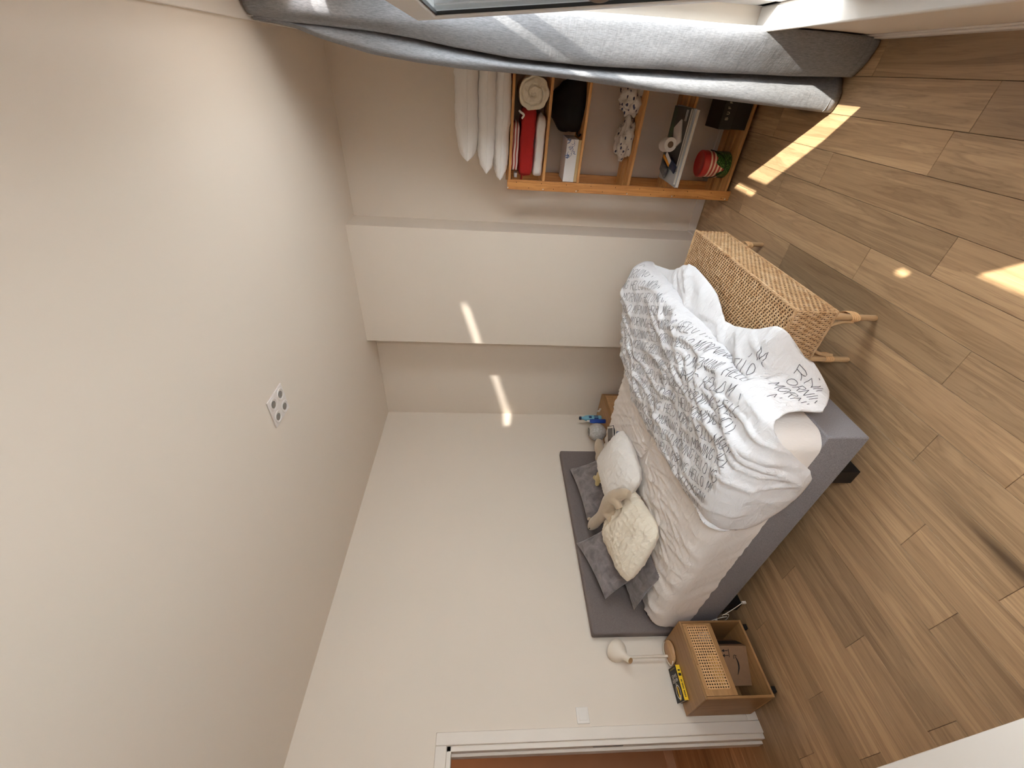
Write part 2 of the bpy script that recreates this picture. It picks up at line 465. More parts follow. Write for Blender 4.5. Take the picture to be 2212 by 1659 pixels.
rg.grid(lambda u, v: Vector(((0.062+0.010*math.cos(2*math.pi*v))*math.cos(2*math.pi*u), 0.009*math.sin(2*math.pi*v), (0.062+0.010*math.cos(2*math.pi*v))*math.sin(2*math.pi*u))), 48, 9, T(0.238, 1.77, 1.517) @ Rz(30), closed_u=True)
obj('ring_handle', rg, plain('taupe_ring', (128, 112, 98), 0.4), sash1, label='taupe ring pull on the window sash')

# ------------------------------------------------------------------ bed
bed = thing('bed', 'grey upholstered box bed with plain padded headboard against the left wall', 'bed', (-2.2, 2.08, 0))
BX0, BX1, BY0, BY1, BZ0, BZ1 = -3.215, -1.20, 1.20, 2.94, 0.135, 0.335
obj('base', B().box(BX0, BX1, BY0, BY1, BZ0, BZ1), M_UPH, bed, bevel=0.008)
obj('headboard', B().box(XH+0.004, -3.218, 1.178, 2.975, 0.10, 1.018), M_HEAD, bed, bevel=0.016, seg=3)
for (x0, x1, y0, y1) in ((-1.547, -1.46, 1.226, 1.30), (-1.547, -1.46, 2.84, 2.914), (-2.98, -2.89, 1.226, 1.30), (-2.98, -2.89, 2.84, 2.914)):
    obj('leg', B().box(x0, x1, y0, y1, 0, BZ0), M_BLACK, bed, bevel=0.003)
# mattress in a fitted sheet
def rrect(hx, hy, r, n=14):
    out = []
    for (sx, sy, a0) in ((1,1,0),(-1,1,90),(-1,-1,180),(1,-1,270)):
        for i in range(n+1):
            a = math.radians(a0 + 90*i/n)
            out.append((sx*(hx-r) + r*math.cos(a), sy*(hy-r) + r*math.sin(a)))
    # fill the straight runs so that the wrinkles have vertices to bend
    full = []
    for i, p in enumerate(out):
        q = out[(i+1) % len(out)]; d = math.hypot(q[0]-p[0], q[1]-p[1]); m = max(1, int(d/0.016))
        for k in range(m): full.append((p[0]+(q[0]-p[0])*k/m, p[1]+(q[1]-p[1])*k/m))
    return full
MT = 0.592
def mattress():
    b = B(); cx, cy = -2.215, 2.07; hx, hy = 1.000, 0.872
    base = rrect(hx, hy, 0.09); n = len(base)
    rings = []
    for z in (0.3362, 0.345, 0.36, 0.39, 0.42, 0.45, 0.48, 0.505): rings.append((0.0, z))
    R = 0.085
    for i in range(1, 9):
        a = math.pi/2*i/8; rings.append((R*(1-math.cos(a)), MT-R+R*math.sin(a)))
    ins = R
    for t in [0.0143*j for j in range(1, 54)]: rings.append((R+t, MT))
    vs = []
    for (d, z) in rings:
        fx = (hx-d)/hx; fy = (hy-d)/hy
        for (px, py) in base:
            x, y = px*fx, py*fy
            wx, wy = cx+x, cy+y
            top = sstep(0.50, MT, z)
            near = sstep(1.55, 1.15, wy); head = sstep(-2.2, -3.1, wx)
            dz = 0.0
            s1 = (wx*0.8+wy*0.6)
            dz += top*0.004*nz(wx*3, wy*3, 1)
            hd_ = 0.25+0.75*sstep(-1.9, -2.35, wx)
            q1 = nz((wx+0.25*wy)*13+0.9*nz(wx*2, wy*2), (wy-0.25*wx)*1.3, 4); q2 = nz((wx-0.12*wy)*19+0.7*nz(wx*3, wy*3, 6), wy*1.1, 14); q3 = nz(s1*8, (wx*0.6-wy*0.8)*1.3, 24)
            dz += top*hd_*(0.011*max(0, 1-abs(q1)*6) + 0.008*max(0, 1-abs(q2)*6) + 0.010*max(0, 1-abs(q3)*7))
            side = 1-top
            t2 = (wx + z*1.1)
            o = 0.008 + side*(0.007*nz(t2*16, wy*2, z*3) + 0.004*nz(t2*34, 5, z*2))*(0.35+0.65*sstep(-1.5, -2.4, wx))
            nxv = Vector((px/hx if abs(px) > hx-0.09 else 0, py/hy if abs(py) > hy-0.09 else 0)); 
            vs.append((wx+nxv[0]*o, wy+nxv[1]*o, z+dz))
    fs = []
    for i in range(len(rings)-1):
        for k in range(n):
            k2 = (k+1) % n; fs.append((i*n+k, i*n+k2, (i+1)*n+k2, (i+1)*n+k))
    o = (len(rings)-1)*n; vs.append((cx, cy, MT)); c = len(vs)-1
    for k in range(n): fs.append((o+k, o+(k+1) % n, c))
    fs.append(tuple(range(n-1, -1, -1)))
    b.add(vs, fs); return b
solo('mattress', mattress(), M_SHEET, 'mattress in a rumpled off-white fitted sheet on the grey bed base', 'mattress', ang=80)

# ------------------------------------------------------------------ duvet
A0, B0, RF, DTOP = -1.19, 1.26, 0.06, 0.61
def foldlen(s):
    """(outward, drop) after s of cloth past the edge"""
    if s <= 0: return s, 0.0
    q = RF*math.pi/2
    if s < q: return RF*math.sin(s/RF), RF*(1-math.cos(s/RF))
    return RF, RF + (s-q)
DPOLY_H = [(-1.85,3.0),(-1.97,2.8),(-2.05,2.15),(-1.94,1.51),(-1.87,1.2)]
DPOLY_N = [(-1.87,1.2),(-1.88,1.06),(-1.76,0.95),(-1.6,0.90),(-1.45,0.905),(-1.36,1.0),(-1.29,1.09),(-1.21,1.18),(-1.06,1.27),(-0.90,1.275)]
DPOLY_F = [(-1.06,3.0),(-1.0,2.72),(-0.92,2.60),(-0.87,2.50),(-0.87,2.30),(-0.89,2.11),(-0.965,1.92),(-0.885,1.70),(-0.80,1.58),(-0.755,1.46),(-0.90,1.275)]
DPOLY_D = [(-1.85,3.0),(-1.6,3.04),(-1.31,3.05),(-1.06,3.0)]
def resample(pts, n):
    p = spline([(x, y, 0) for x, y in pts], 10); L = [0]
    for i in range(1, len(p)): L.append(L[-1]+(p[i]-p[i-1]).length)
    out = []
    for k in range(n):
        t = L[-1]*k/(n-1); i = max(j for j in range(len(L)) if L[j] <= t+1e-9); i = min(i, len(p)-2)
        f = (t-L[i])/max(1e-9, L[i+1]-L[i]); out.append(p[i].lerp(p[i+1], min(1, f)))
    return out
NU, NV = 170, 210
cH, cF = resample(DPOLY_H, NV), resample(DPOLY_F, NV)          # u=0 and u=1, v from far to near
cD, cN = resample(DPOLY_D, NU), resample(DPOLY_N, NU)          # v=0 and v=1, u from head to foot
OUTL = cH + cN + cF[::-1] + cD[::-1]
OUTL = OUTL[::9]
SEGS = []
for _i in range(len(OUTL)):
    _p, _q = OUTL[_i], OUTL[(_i+1) % len(OUTL)]; _d = _q-_p
    if _d.length > 1e-6: SEGS.append((_p.x, _p.y, _d.x, _d.y, _d.length_squared))
def edge_d(a, b):
    best = 9.0
    for (px, py, dx, dy, l2) in SEGS:
        t = ((a-px)*dx + (b-py)*dy)/l2
        t = 0.0 if t < 0 else (1.0 if t > 1 else t)
        ex = a-px-t*dx; ey = b-py-t*dy; d = ex*ex + ey*ey
        if d < best: best = d
    return math.sqrt(best)
def wrink(a, b):
    s = 0.62*a + 0.78*b; t = 0.78*a - 0.62*b
    wx = 0.10*nz(a*2.3, b*2.3, 3)
    h = 0.020*nz(a*2.6, b*2.6, 7) + 0.012*nz(a*6, b*6, 2)
    r1 = max(0, 1-abs(nz(t*5+wx*9, s*1.6+4, 1))*3.2)**2
    r2 = max(0, 1-abs(nz((a+wx)*9, (b*0.5)*5, 9))*3.4)**2
    r3 = max(0, 1-abs(nz(a*14+3*wx, b*14, 5))*2.8)**2
    r4 = max(0, 1-abs(nz(s*26, t*7+2*wx, 15))*2.6)**2
    amp = 0.7+1.0*max(0, nz(a*1.9, b*1.9, 12))
    mid = math.exp(-(((a+1.5)/0.35)**2 + ((b-2.0)/0.6)**2))
    return h + amp*(0.027*r1 + 0.018*r2) + (0.35+mid)*(0.006*r3 + 0.004*r4)
def duvet_pos(a, b, ed=None):
    if ed is None: ed = edge_d(a, b)
    puff = 0.055*(1-math.exp(-ed/0.05)) + 0.002
    ox, dx = foldlen(a-A0)
    oy, dy = foldlen(B0-b)
    x = A0+ox; y = B0-oy
    wb = sstep(1.41, 1.56, b)                   # the bench carries the cloth there
    lim = 0.100
    if dx > lim:
        over = dx-lim
        dxb, xb = lim, x+over
        dx = dx*(1-wb) + dxb*wb; x = x*(1-wb) + xb*wb
    bulge = 0.11*math.exp(-(((a+1.28)/0.28)**2 + ((b-2.95)/0.22)**2)) + 0.03*math.exp(-(((a+1.65)/0.25)**2 + ((b-2.7)/0.4)**2))
    h = puff*(0.85+0.5*nz(a*3, b*3, 20)) + wrink(a, b)*(0.35+0.65*min(1, ed/0.06)) + bulge
    z = DTOP - dx - dy
    # push along the outward normal of the fold
    if a-A0 > RF and wb < 0.5 and dx > dy: x += 0.5*h + 0.004
    elif B0-b > RF and dy > dx: y -= 0.5*h + 0.004
    else: z += h
    if b > 2.93: z -= 0.35*(b-2.93)
    return Vector((x, y, z))
duv = thing('duvet', 'white duvet with grey hand-lettered words, rumpled over the foot of the bed', 'duvet', (-1.5, 2.0, 0.59))
def tfi(u, v):
    i = min(NU-1, int(round(u*(NU-1)))); j = min(NV-1, int(round(v*(NV-1))))
    P00, P10, P01, P11 = cD[0], cD[-1], cN[0], cN[-1]
    p = (1-u)*cH[j] + u*cF[j] + (1-v)*cD[i] + v*cN[i] - ((1-u)*(1-v)*P00 + u*(1-v)*P10 + (1-u)*v*P01 + u*v*P11)
    return p
db = B()
db.grid(lambda u, v: (lambda p: duvet_pos(p.x, p.y))(tfi(u, v)), NU, NV)
do = obj('cover', db, M_DUVET, duv, ang=180)
md = do.modifiers.new('smooth', 'SMOOTH'); md.factor = 0.35; md.iterations = 1
md = do.modifiers.new('thick', 'SOLIDIFY'); md.thickness = 0.012; md.offset = -1
FONT = {
 'A': (1.0, [[(0,0),(.5,1),(1,0)],[(.2,.4),(.8,.4)]]),
 'B': (0.9, [[(0,0),(0,1),(.7,1),(.9,.85),(.9,.65),(.7,.52),(0,.52)],[(.7,.52),(1,.38),(1,.15),(.75,0),(0,0)]]),
 'E': (0.8, [[(1,1),(0,1),(0,0),(1,0)],[(0,.52),(.8,.52)]]),
 'F': (0.8, [[(1,1),(0,1),(0,0)],[(0,.52),(.8,.52)]]),
 'G': (1.0, [[(1,.8),(.8,.97),(.5,1),(.15,.85),(0,.5),(.15,.15),(.5,0),(.9,.12),(1,.45),(.6,.45)]]),
 'H': (0.9, [[(0,0),(0,1)],[(1,0),(1,1)],[(0,.5),(1,.5)]]),
 'I': (0.3, [[(.5,0),(.5,1)]]),
 'L': (0.7, [[(0,1),(0,0),(1,0)]]),
 'M': (1.2, [[(0,0),(.05,1),(.5,.3),(.95,1),(1,0)]]),
 'N': (1.0, [[(0,0),(0,1),(1,0),(1,1)]]),
 'O': (1.0, [[(.5+.5*math.sin(k*math.pi/6), .5+.5*math.cos(k*math.pi/6)) for k in range(13)]]),
 'R': (0.9, [[(0,0),(0,1),(.7,1),(.95,.85),(.95,.65),(.7,.5),(0,.5)],[(.5,.5),(1,0)]]),
 'S': (0.8, [[(.95,.85),(.7,1),(.3,1),(.05,.8),(.15,.6),(.85,.4),(1,.2),(.7,0),(.3,0),(.03,.15)]]),
 'T': (0.9, [[(0,1),(1,1)],[(.5,1),(.5,0)]]),
 'U': (0.9, [[(0,1),(0,.25),(.25,0),(.75,0),(1,.25),(1,1)]]),
}
def lay_text(txt, hgt, wid, gap, slant=0.0, jit=None):
    """strokes as lists of (s, t) with s along the line"""
    s = 0; out = []
    for ch in txt:
        if ch == ' ': s += wid*0.9; continue
        w_, st = FONT[ch]; w_ *= wid
        for q in st:
            j = (jit.uniform(-.06, .06), jit.uniform(-.05, .05)) if jit else (0, 0)
            out.append([(s + (x+j[0]*0.5)*w_ + slant*y*hgt, (y+j[1]*0.6)*hgt) for x, y in q])
        s += w_ + gap
    return out, s
def inside(p, poly):
    x, y = p; c = False
    for i in range(len(poly)):
        x1, y1 = poly[i]; x2, y2 = poly[i-1]
        if (y1 > y) != (y2 > y) and x < (x2-x1)*(y-y1)/(y2-y1)+x1: c = not c
    return c
PRINT = [(-1.84,2.97),(-1.96,2.8),(-2.03,2.15),(-1.93,1.51),(-1.87,1.27),(-1.6,1.245),(-1.4,1.26),(-1.27,1.34),(-1.19,1.385),(-1.1,1.34),
         (-0.93,1.30),(-0.79,1.45),(-0.85,1.55),(-0.97,1.58),(-1.08,1.74),(-1.11,2.0),(-1.15,2.26),(-1.14,2.54),(-1.09,2.95),(-1.4,3.02)]
def lettering():
    b = B(); jr = random.Random(3)
    r = Vector((0.44, -0.898)); up = Vector((0.898, 0.44))
    org = Vector((-1.6, 2.1))
    LH, LP = 0.062, 0.087
    for ln in range(-16, 17):
        st, tot = lay_text('HELLO MORNING '*8, LH, 0.026, 0.0095, 0.24, jr)
        s0 = -tot/2 + jr.uniform(0, 0.35); t0 = ln*LP
        for q in st:
            pts2 = []
            for i in range(len(q)-1):
                d = math.hypot(q[i+1][0]-q[i][0], q[i+1][1]-q[i][1]); m = max(1, int(d/0.007))
                for k in range(m):
                    f = k/m; pts2.append((q[i][0]+(q[i+1][0]-q[i][0])*f, q[i][1]+(q[i+1][1]-q[i][1])*f))
            pts2.append(q[-1])
            ab = [org + r*(s+s0) + up*(t+t0+0.012*nz((s+s0)*2.2, ln*3.1)) for s, t in pts2]
            run = []
            for p in ab + [None]:
                if p is not None and inside((p.x, p.y), PRINT):
                    run.append(p); continue
                if len(run) > 2: LINES.append(run)
                run = []
    return b
LINES = []
lettering()
# the ink is laid on the finished cloth surface, found by dropping onto it
def put_ink():
    from mathutils.bvhtree import BVHTree
    dg = bpy.context.evaluated_depsgraph_get(); dg.update()
    ev = do.evaluated_get(dg); me = ev.to_mesh()
    mw = MW[duv.name]
    bvh = BVHTree.FromPolygons([mw @ v.co for v in me.vertices], [tuple(p.vertices) for p in me.polygons])
    b = B()
    for run in LINES:
        P, Nn = [], []
        for p in run:
            w3 = duvet_pos(p.x, p.y)
            e1 = duvet_pos(p.x+0.01, p.y) - duvet_pos(p.x-0.01, p.y); e2 = duvet_pos(p.x, p.y+0.01) - duvet_pos(p.x, p.y-0.01)
            an = e1.cross(e2)
            if an.length < 1e-9: continue
            an.normalize()
            loc, nn, i, d = bvh.find_nearest(w3 + an*0.012)
            if loc is None: continue
            P.append(loc + nn*0.0014); Nn.append(nn)
        if len(P) > 2 and all((P[k+1]-P[k]).length < 0.03 for k in range(len(P)-1)): b.ribbon(P, 0.0031, Nn)
    ev.to_mesh_clear()
    return b
obj('printed_lettering', put_ink(), M_INK, duv, label='grey hand-lettered print reading HELLO MORNING', kind='stuff')

# ------------------------------------------------------------------ pillows and cushions
def pillow(w, h, t, seed=0, wr=0.004, pinch=0.07, n=44, sag=0.0, pw=2.4, rd=0.0):
    """soft pillow, local: x width, y height, z thickness, centre at origin"""
    vs, fs = [], []
    def P(u, v, side):
        ex = 1 - pinch*(1-abs(v)**2)*abs(u)**3; ey = 1 - pinch*(1-abs(u)**2)*abs(v)**3
        x = 0.5*w*u*ex*math.sqrt(1-rd*v*v*v*v); y = 0.5*h*v*ey*math.sqrt(1-rd*u*u*u*u)
        k = max(0, 1-abs(u)**pw)**0.55*max(0, 1-abs(v)**pw)**0.55
        z = side*0.5*t*k
        q = min(1, k*3)
        z += q*wr*(0.8*nz(x*7+seed, y*7, side*3) + 0.9*max(0, 1-abs(nz(x*20+seed*2+2*nz(x*4, y*4, seed), y*6, 8+side))*5) + 0.7*max(0, 1-abs(nz(x*7+seed*3, y*22, 5+side))*5))*side
        edge = max(abs(u), abs(v))
        if edge > 0.75: z += 0.5*wr*(edge-0.75)/0.25*nz(x*30+seed, y*30, 2)
        return (x, y, z + sag*(u*u))
    for side in (1, -1):
        o = len(vs)
        for j in range(n+1):
            for i in range(n+1):
                u = math.sin(math.pi/2*(2*i/n-1)*0.98)/math.sin(math.pi/2*0.98); v = math.sin(math.pi/2*(2*j/n-1)*0.98)/math.sin(math.pi/2*0.98)
                vs.append(P(u, v, side))
        for j in range(n):
            for i in range(n):
                q = (o+j*(n+1)+i, o+j*(n+1)+i+1, o+(j+1)*(n+1)+i+1, o+(j+1)*(n+1)+i)
                fs.append(q if side > 0 else q[::-1])
    return vs, fs
def put_pillow(name, M, dims, mat, label, cat, group=None, seed=0, **k):
    vs, fs = pillow(*dims, seed=seed, **k)
    b = B().add(vs, fs, M)
    return solo(name, b, mat, label, cat, group, ang=100)
# local frame of a leaning cushion: width along world y, height leaning back towards -x
def lean(cx, cy, cz, lean_deg, roll, yaw=0):
    return T(cx, cy, cz) @ Rz(yaw) @ Ry(lean_deg) @ Rz(90) @ Rz(roll)
put_pillow('cushion', lean(-3.075, 2.385, 0.775, 66, 6), (0.62, 0.36, 0.13), M_VELVET, 'grey velvet cushion behind the white pillow, by the far end of the headboard', 'cushion', 'grey velvet cushions', 1, wr=0.006, pinch=0.1)
put_pillow('cushion', lean(-2.97, 1.56, 0.645, 12, 4), (0.46, 0.44, 0.10), M_VELVET, 'grey velvet cushion lying flat, nearly hidden under the cream pillow', 'cushion', 'grey velvet cushions', 5, wr=0.005, pinch=0.08)
put_pillow('cushion', lean(-3.07, 1.675, 0.815, 62, 16), (0.52, 0.36, 0.13), M_VELVET, 'grey velvet cushion tilted against the near half of the headboard', 'cushion', 'grey velvet cushions', 9, wr=0.006, pinch=0.1)
put_pillow('pillow', lean(-2.60, 2.20, 0.715, 16, 3, -6), (0.56, 0.48, 0.18), M_PILLOW, 'plump white pillow on the far half of the bed', 'pillow', 'bed pillows', 3, wr=0.0065, pinch=0.0, pw=3.2, rd=0.22, n=80)
put_pillow('pillow', lean(-2.735, 1.70, 0.730, 20, 10, 8), (0.57, 0.52, 0.18), M_CREAM, 'cream pillow on the near half of the bed, beside the plush toy', 'pillow', 'bed pillows', 12, wr=0.008, pinch=0.0, pw=3.0, rd=0.2, n=80)

# ------------------------------------------------------------------ plush toys
def plush_mat(name, c):
    k = NT(name); v = k.coords(); f = k.noise(v, 240, 3, 0.7); g = k.noise(v, 30, 3)
    k.col(k.mix(k.math('MULTIPLY', g, 0.5), lin(c), tuple(x*0.8 for x in lin(c)))); k.rough(0.95)
    k.p.inputs['Sheen Weight'].default_value = 0.4
    k.bump(k.math('ADD', f, g), 0.5, 0.004); return k.m
M_PLUSH = plush_mat('beige_plush', (192, 172, 146))
M_PLUSH2 = plush_mat('yellow_plush', (206, 184, 130))
M_PLUSH3 = plush_mat('cream_plush', (196, 176, 152))
def blob(name, parts, m, parent, vox=0.007):
    b = B()
    for q in parts:
        if q[0] == 'e': b.ell(q[1], q[2])
        else: b.tube(spline(q[1], 6), [x for x in spline_r(q[2], 6)], 10)
    o = obj(name, b, m, parent, ang=180)
    md = o.modifiers.new('remesh', 'REMESH'); md.mode = 'VOXEL'; md.voxel_size = vox; md.use_smooth_shade = True
    md = o.modifiers.new('smooth', 'SMOOTH'); md.iterations = 4; md.factor = 0.6
    return o
def spline_r(r, n):
    return [v.x for v in spline([(x, 0, 0) for x in r], n)]
toy = thing('plush_animal', 'long beige plush animal with a black nose, stretched between the two pillows', 'plush toy', (-2.8, 1.93, 0.75))
blob('body', [
    ('t', [(-3.17,2.015,0.885),(-3.08,1.995,0.875),(-2.99,1.975,0.862),(-2.90,1.955,0.848),(-2.78,1.935,0.838),(-2.66,1.925,0.828),(-2.55,1.905,0.80)],
          [0.026, 0.048, 0.046, 0.046, 0.058, 0.066, 0.052]),
    ('t', [(-2.80,1.92,0.835),(-2.78,1.87,0.835),(-2.765,1.83,0.825)], [0.04, 0.034, 0.03]),
    ('t', [(-2.83,1.93,0.82),(-2.74,1.875,0.80),(-2.72,1.84,0.79)], [0.035, 0.03, 0.028]),
    ('t', [(-2.62,1.91,0.825),(-2.58,1.86,0.82),(-2.60,1.815,0.80)], [0.05, 0.036, 0.03]),
    ('t', [(-2.56,1.905,0.80),(-2.49,1.87,0.775),(-2.465,1.835,0.75)], [0.05, 0.042, 0.034]),
    ], M_PLUSH, toy)
obj('nose', B().ell((-3.192, 2.018, 0.892), (0.012, 0.012, 0.010)), M_BLACK, toy)
obj('eye', B().ell((-3.118, 1.975, 0.908), (0.006, 0.006, 0.006)), M_BLACK, toy)
obj('ear', B().ell((-3.06, 2.03, 0.912), (0.020, 0.010, 0.016)), M_PLUSH, toy)
toy2 = thing('plush_animal', 'small yellowish plush paw peeking out behind the white pillow', 'plush toy', (-3.0, 2.40, 0.72))
blob('body', [('e', (-2.965,2.385,0.775), (0.036,0.042,0.03)), ('e', (-2.985,2.42,0.79), (0.024,0.024,0.024)), ('e', (-2.99,2.355,0.785), (0.028,0.024,0.022)), ('e', (-2.93,2.39,0.755), (0.05,0.06,0.04))], M_PLUSH2, toy2, 0.006)
toy3 = thing('plush_animal', 'cream plush toy with one arm raised beside the tablet', 'plush toy', (-2.97, 2.80, 0.60))
blob('body', [('t', [(-3.02,2.75,0.64),(-2.99,2.79,0.67),(-2.955,2.835,0.675),(-2.93,2.865,0.66)], [0.06, 0.052, 0.04, 0.03]), ('e', (-3.04,2.71,0.66), (0.07,0.08,0.06))], M_PLUSH3, toy3, 0.008)

# ------------------------------------------------------------------ tablet and scrap of cloth on the bed
tab = thing('tablet', 'white-framed tablet in a black cover lying on the far edge of the bed', 'tablet', (-2.79, 2.735, 0.595))
tm = T(-2.785, 2.735, 0.606) @ Rz(47)
obj('cover', B().box(-0.135, 0.125, -0.098, 0.098, -0.008, 0.002, tm), M_BLACK, tab, bevel=0.004)
obj('frame', B().box(-0.122, 0.118, -0.088, 0.088, 0.002, 0.008, tm), M_TRIM, tab, bevel=0.002)
obj('screen', B().box(-0.105, 0.100, -0.076, 0.076, 0.008, 0.0086, tm), plain('dark_screen', (62, 54, 54), 0.15, 0.02), tab, smooth=False)
def crumple(c, r, seed, amp=0.3, n=26, m=16, fr=14):
    b = B(); b.ell((0,0,0), (1,1,1), n=n, m=m)
    vs = []
    for p in b.v:
        d = p.normalized() if p.length > 0 else p
        q = Vector((d.x*r[0], d.y*r[1], d.z*r[2]))
        k = 1 + amp*(nz(d.x*2.2+seed, d.y*2.2, d.z*2.2) + 0.5*abs(nz(d.x*5+seed, d.y*5, d.z*5)))
        q = q*k; q.z = max(q.z, -r[2]*0.55)
        vs.append(q + Vector(c))
    b.v = vs; return b
solo('cloth', crumple((-2.615, 2.60, 0.604), (0.045, 0.05, 0.018), 3, 0.4), plain('blue_cloth', (112, 128, 162), 0.9, 0.2, 40), 'small crumpled blue cloth on the sheet between tablet and pillow', 'cloth', ang=180)

# ------------------------------------------------------------------ wicker bench
bench = thing('wicker_bench', 'woven wicker bench on cane legs at the foot of the bed', 'bench', (-0.955, 2.13, 0))
QX0, QX1, QY0, QY1, QZ0, QZ1 = -1.125, -0.782, 1.575, 2.70, 0.262, 0.466
M_CORE = plain('wicker_core', (84, 52, 30), 0.8, 0.2, 50)
def wicker_mat():
    k = NT('wicker_strand'); v = k.coords('Object', (1, 1, 1))
    a = k.noise(v, 26, 4, 0.7); f = k.noise(v, 300, 2)
    k.col(k.mix(k.math('MULTIPLY', f, 0.35), k.ramp(a, [(0.3, lin((178, 132, 88))), (0.5, lin((214, 176, 132))), (0.7, lin((232, 202, 164)))]), lin((148, 104, 66))))
    k.rough(0.55); k.bump(f, 0.2, 0.002); return k.m
M_WICK = wicker_mat()
core = 0.007
obj('core', B().box(QX0+core, QX1-core, QY0+core, QY1-core, QZ0+0.004, QZ1-core), M_CORE, bench, smooth=False)
def weave(o, ex, ey, en, Lx, Ly, px, py, name):
    """strands along ex pitched py apart, each weaving over stakes along ey pitched px apart"""
    b = B(); nx = max(2, round(Lx/px)); px = Lx/nx; ny = max(2, round(Ly/py)); py = Ly/ny
    amp = 0.0034; sub = 4
    for j in range(ny):
        yj = (j+0.5)*py; w_ = py*0.90; vs = []; fs = []
        m = nx*sub+1
        for i in range(m):
            t = i/sub; x = t*px
            ph = math.pi*(t + (j % 2))
            h = amp*math.cos(ph) + 0.0006*nz(x*40, j*1.7)
            c = o + ex*x + ey*(yj + 0.0007*nz(x*25, j*3.3)) + en*h
            vs += [c - ey*w_/2 - en*0.0012, c + en*0.0014, c + ey*w_/2 - en*0.0012]
        for i in range(m-1):
            k = i*3
            fs += [(k, k+1, k+4, k+3), (k+1, k+2, k+5, k+4)]
        b.add(vs, fs)
    for i in range(nx+1):
        vs = []; fs = []; x = i*px; w_ = 0.006
        for j in range(ny*2+1):
            y = j*py/2
            h = -0.0018*math.cos(math.pi*(y/py-0.5 + i)) 
            c = o + ex*x + ey*y + en*h
            vs += [c - ex*w_/2 - en*0.001, c + en*0.0016, c + ex*w_/2 - en*0.001]
        for j in range(ny*2):
            k = j*3; fs += [(k, k+1, k+4, k+3), (k+1, k+2, k+5, k+4)]
        b.add(vs, fs)
    return obj(name, b, M_WICK, bench, kind='stuff', ang=70)
V = Vector
e = 0.004
weave(V((QX0, QY0, QZ1-e)), V((1,0,0)), V((0,1,0)), V((0,0,1)), QX1-QX0, QY1-QY0, 0.026, 0.0112, 'woven_top')
weave(V((QX1-e, QY0, QZ0)), V((0,1,0)), V((0,0,1)), V((1,0,0)), QY1-QY0, QZ1-QZ0-0.006, 0.024, 0.0115, 'woven_side')
weave(V((QX0+e, QY1, QZ0)), V((0,-1,0)), V((0,0,1)), V((-1,0,0)), QY1-QY0, QZ1-QZ0-0.006, 0.024, 0.0115, 'woven_side')
weave(V((QX0, QY0+e, QZ0)), V((0,0,1)), V((1,0,0)), V((0,-1,0)), QZ1-QZ0-0.006, QX1-QX0, 0.026, 0.0105, 'woven_end')
weave(V((QX1, QY1-e, QZ0)), V((0,0,1)), V((-1,0,0)), V((0,1,0)), QZ1-QZ0-0.006, QX1-QX0, 0.026, 0.0105, 'woven_end')
rim = [(QX0,QY0),(QX1,QY0),(QX1,QY1),(QX0,QY1)]
for i in range(4):
    (xa, ya), (xb, yb) = rim[i], rim[(i+1) % 4]
    L = math.hypot(xb-xa, yb-ya); n = int(L/0.006)
    d = V((xb-xa, yb-ya, 0))/L; nrm = V((d.y, -d.x, 0))
    for z, r in ((QZ1-0.003, 0.0055), (QZ0+0.002, 0.004)):
        rb = B()
        for ph in (0, 2.09, 4.19):
            rb.tube([V((xa, ya, z)) + d*(L*k/n) + nrm*(r*0.7*math.cos(k*0.42+ph)) + V((0,0,1))*(r*0.7*math.sin(k*0.42+ph)) for k in range(n+1)], r*0.62, 5)
        obj('rim_braid', rb, M_WICK, bench)
M_CANEL = wood('cane_leg', (222, 188, 146), (176, 138, 98), 'Z', 0.45, 2.0, 0, rand=False)
for (lx, ly, sx, sy) in ((-0.838, 1.638, 1, -1), (-1.075, 1.636, -1, -1), (-0.842, 2.655, 1, 1), (-1.075, 2.655, -1, 1)):
    lg = obj('leg', B().tube([(lx, ly, 0.0), (lx, ly, 0.005), (lx, ly, 0.26)], [0.0125, 0.0145, 0.0155], 14), M_CANEL, bench)
    obj('brace', B().tube(spline([(lx-sx*0.004, ly-sy*0.026, 0.085), (lx-sx*0.004, ly-sy*0.027, 0.14), (lx-sx*0.004, ly-sy*0.045, 0.19), (lx-sx*0.004, ly-sy*0.10, 0.24), (lx-sx*0.004, ly-sy*0.13, 0.262)], 8), 0.0095, 10), M_CANEL, lg)
    obj('brace', B().tube(spline([(lx-sx*0.024, ly, 0.10), (lx-sx*0.026, ly, 0.15), (lx-sx*0.045, ly, 0.20), (lx-sx*0.085, ly, 0.25), (lx-sx*0.10, ly, 0.262)], 8), 0.008, 10), M_CANEL, lg)
    bd = B()
    for k in range(4):
        zc = 0.098 + k*0.011
        bd.grid(lambda u, v: V((lx-sx*0.002+(0.021+0.002*math.sin(math.pi*v))*math.cos(2*math.pi*u), ly-sy*0.013+(0.031+0.002*math.sin(math.pi*v))*math.sin(2*math.pi*u), zc+0.0105*v+0.012*math.sin(2*math.pi*u))), 24, 5, closed_u=True)
    obj('binding', bd, M_CANE, lg)

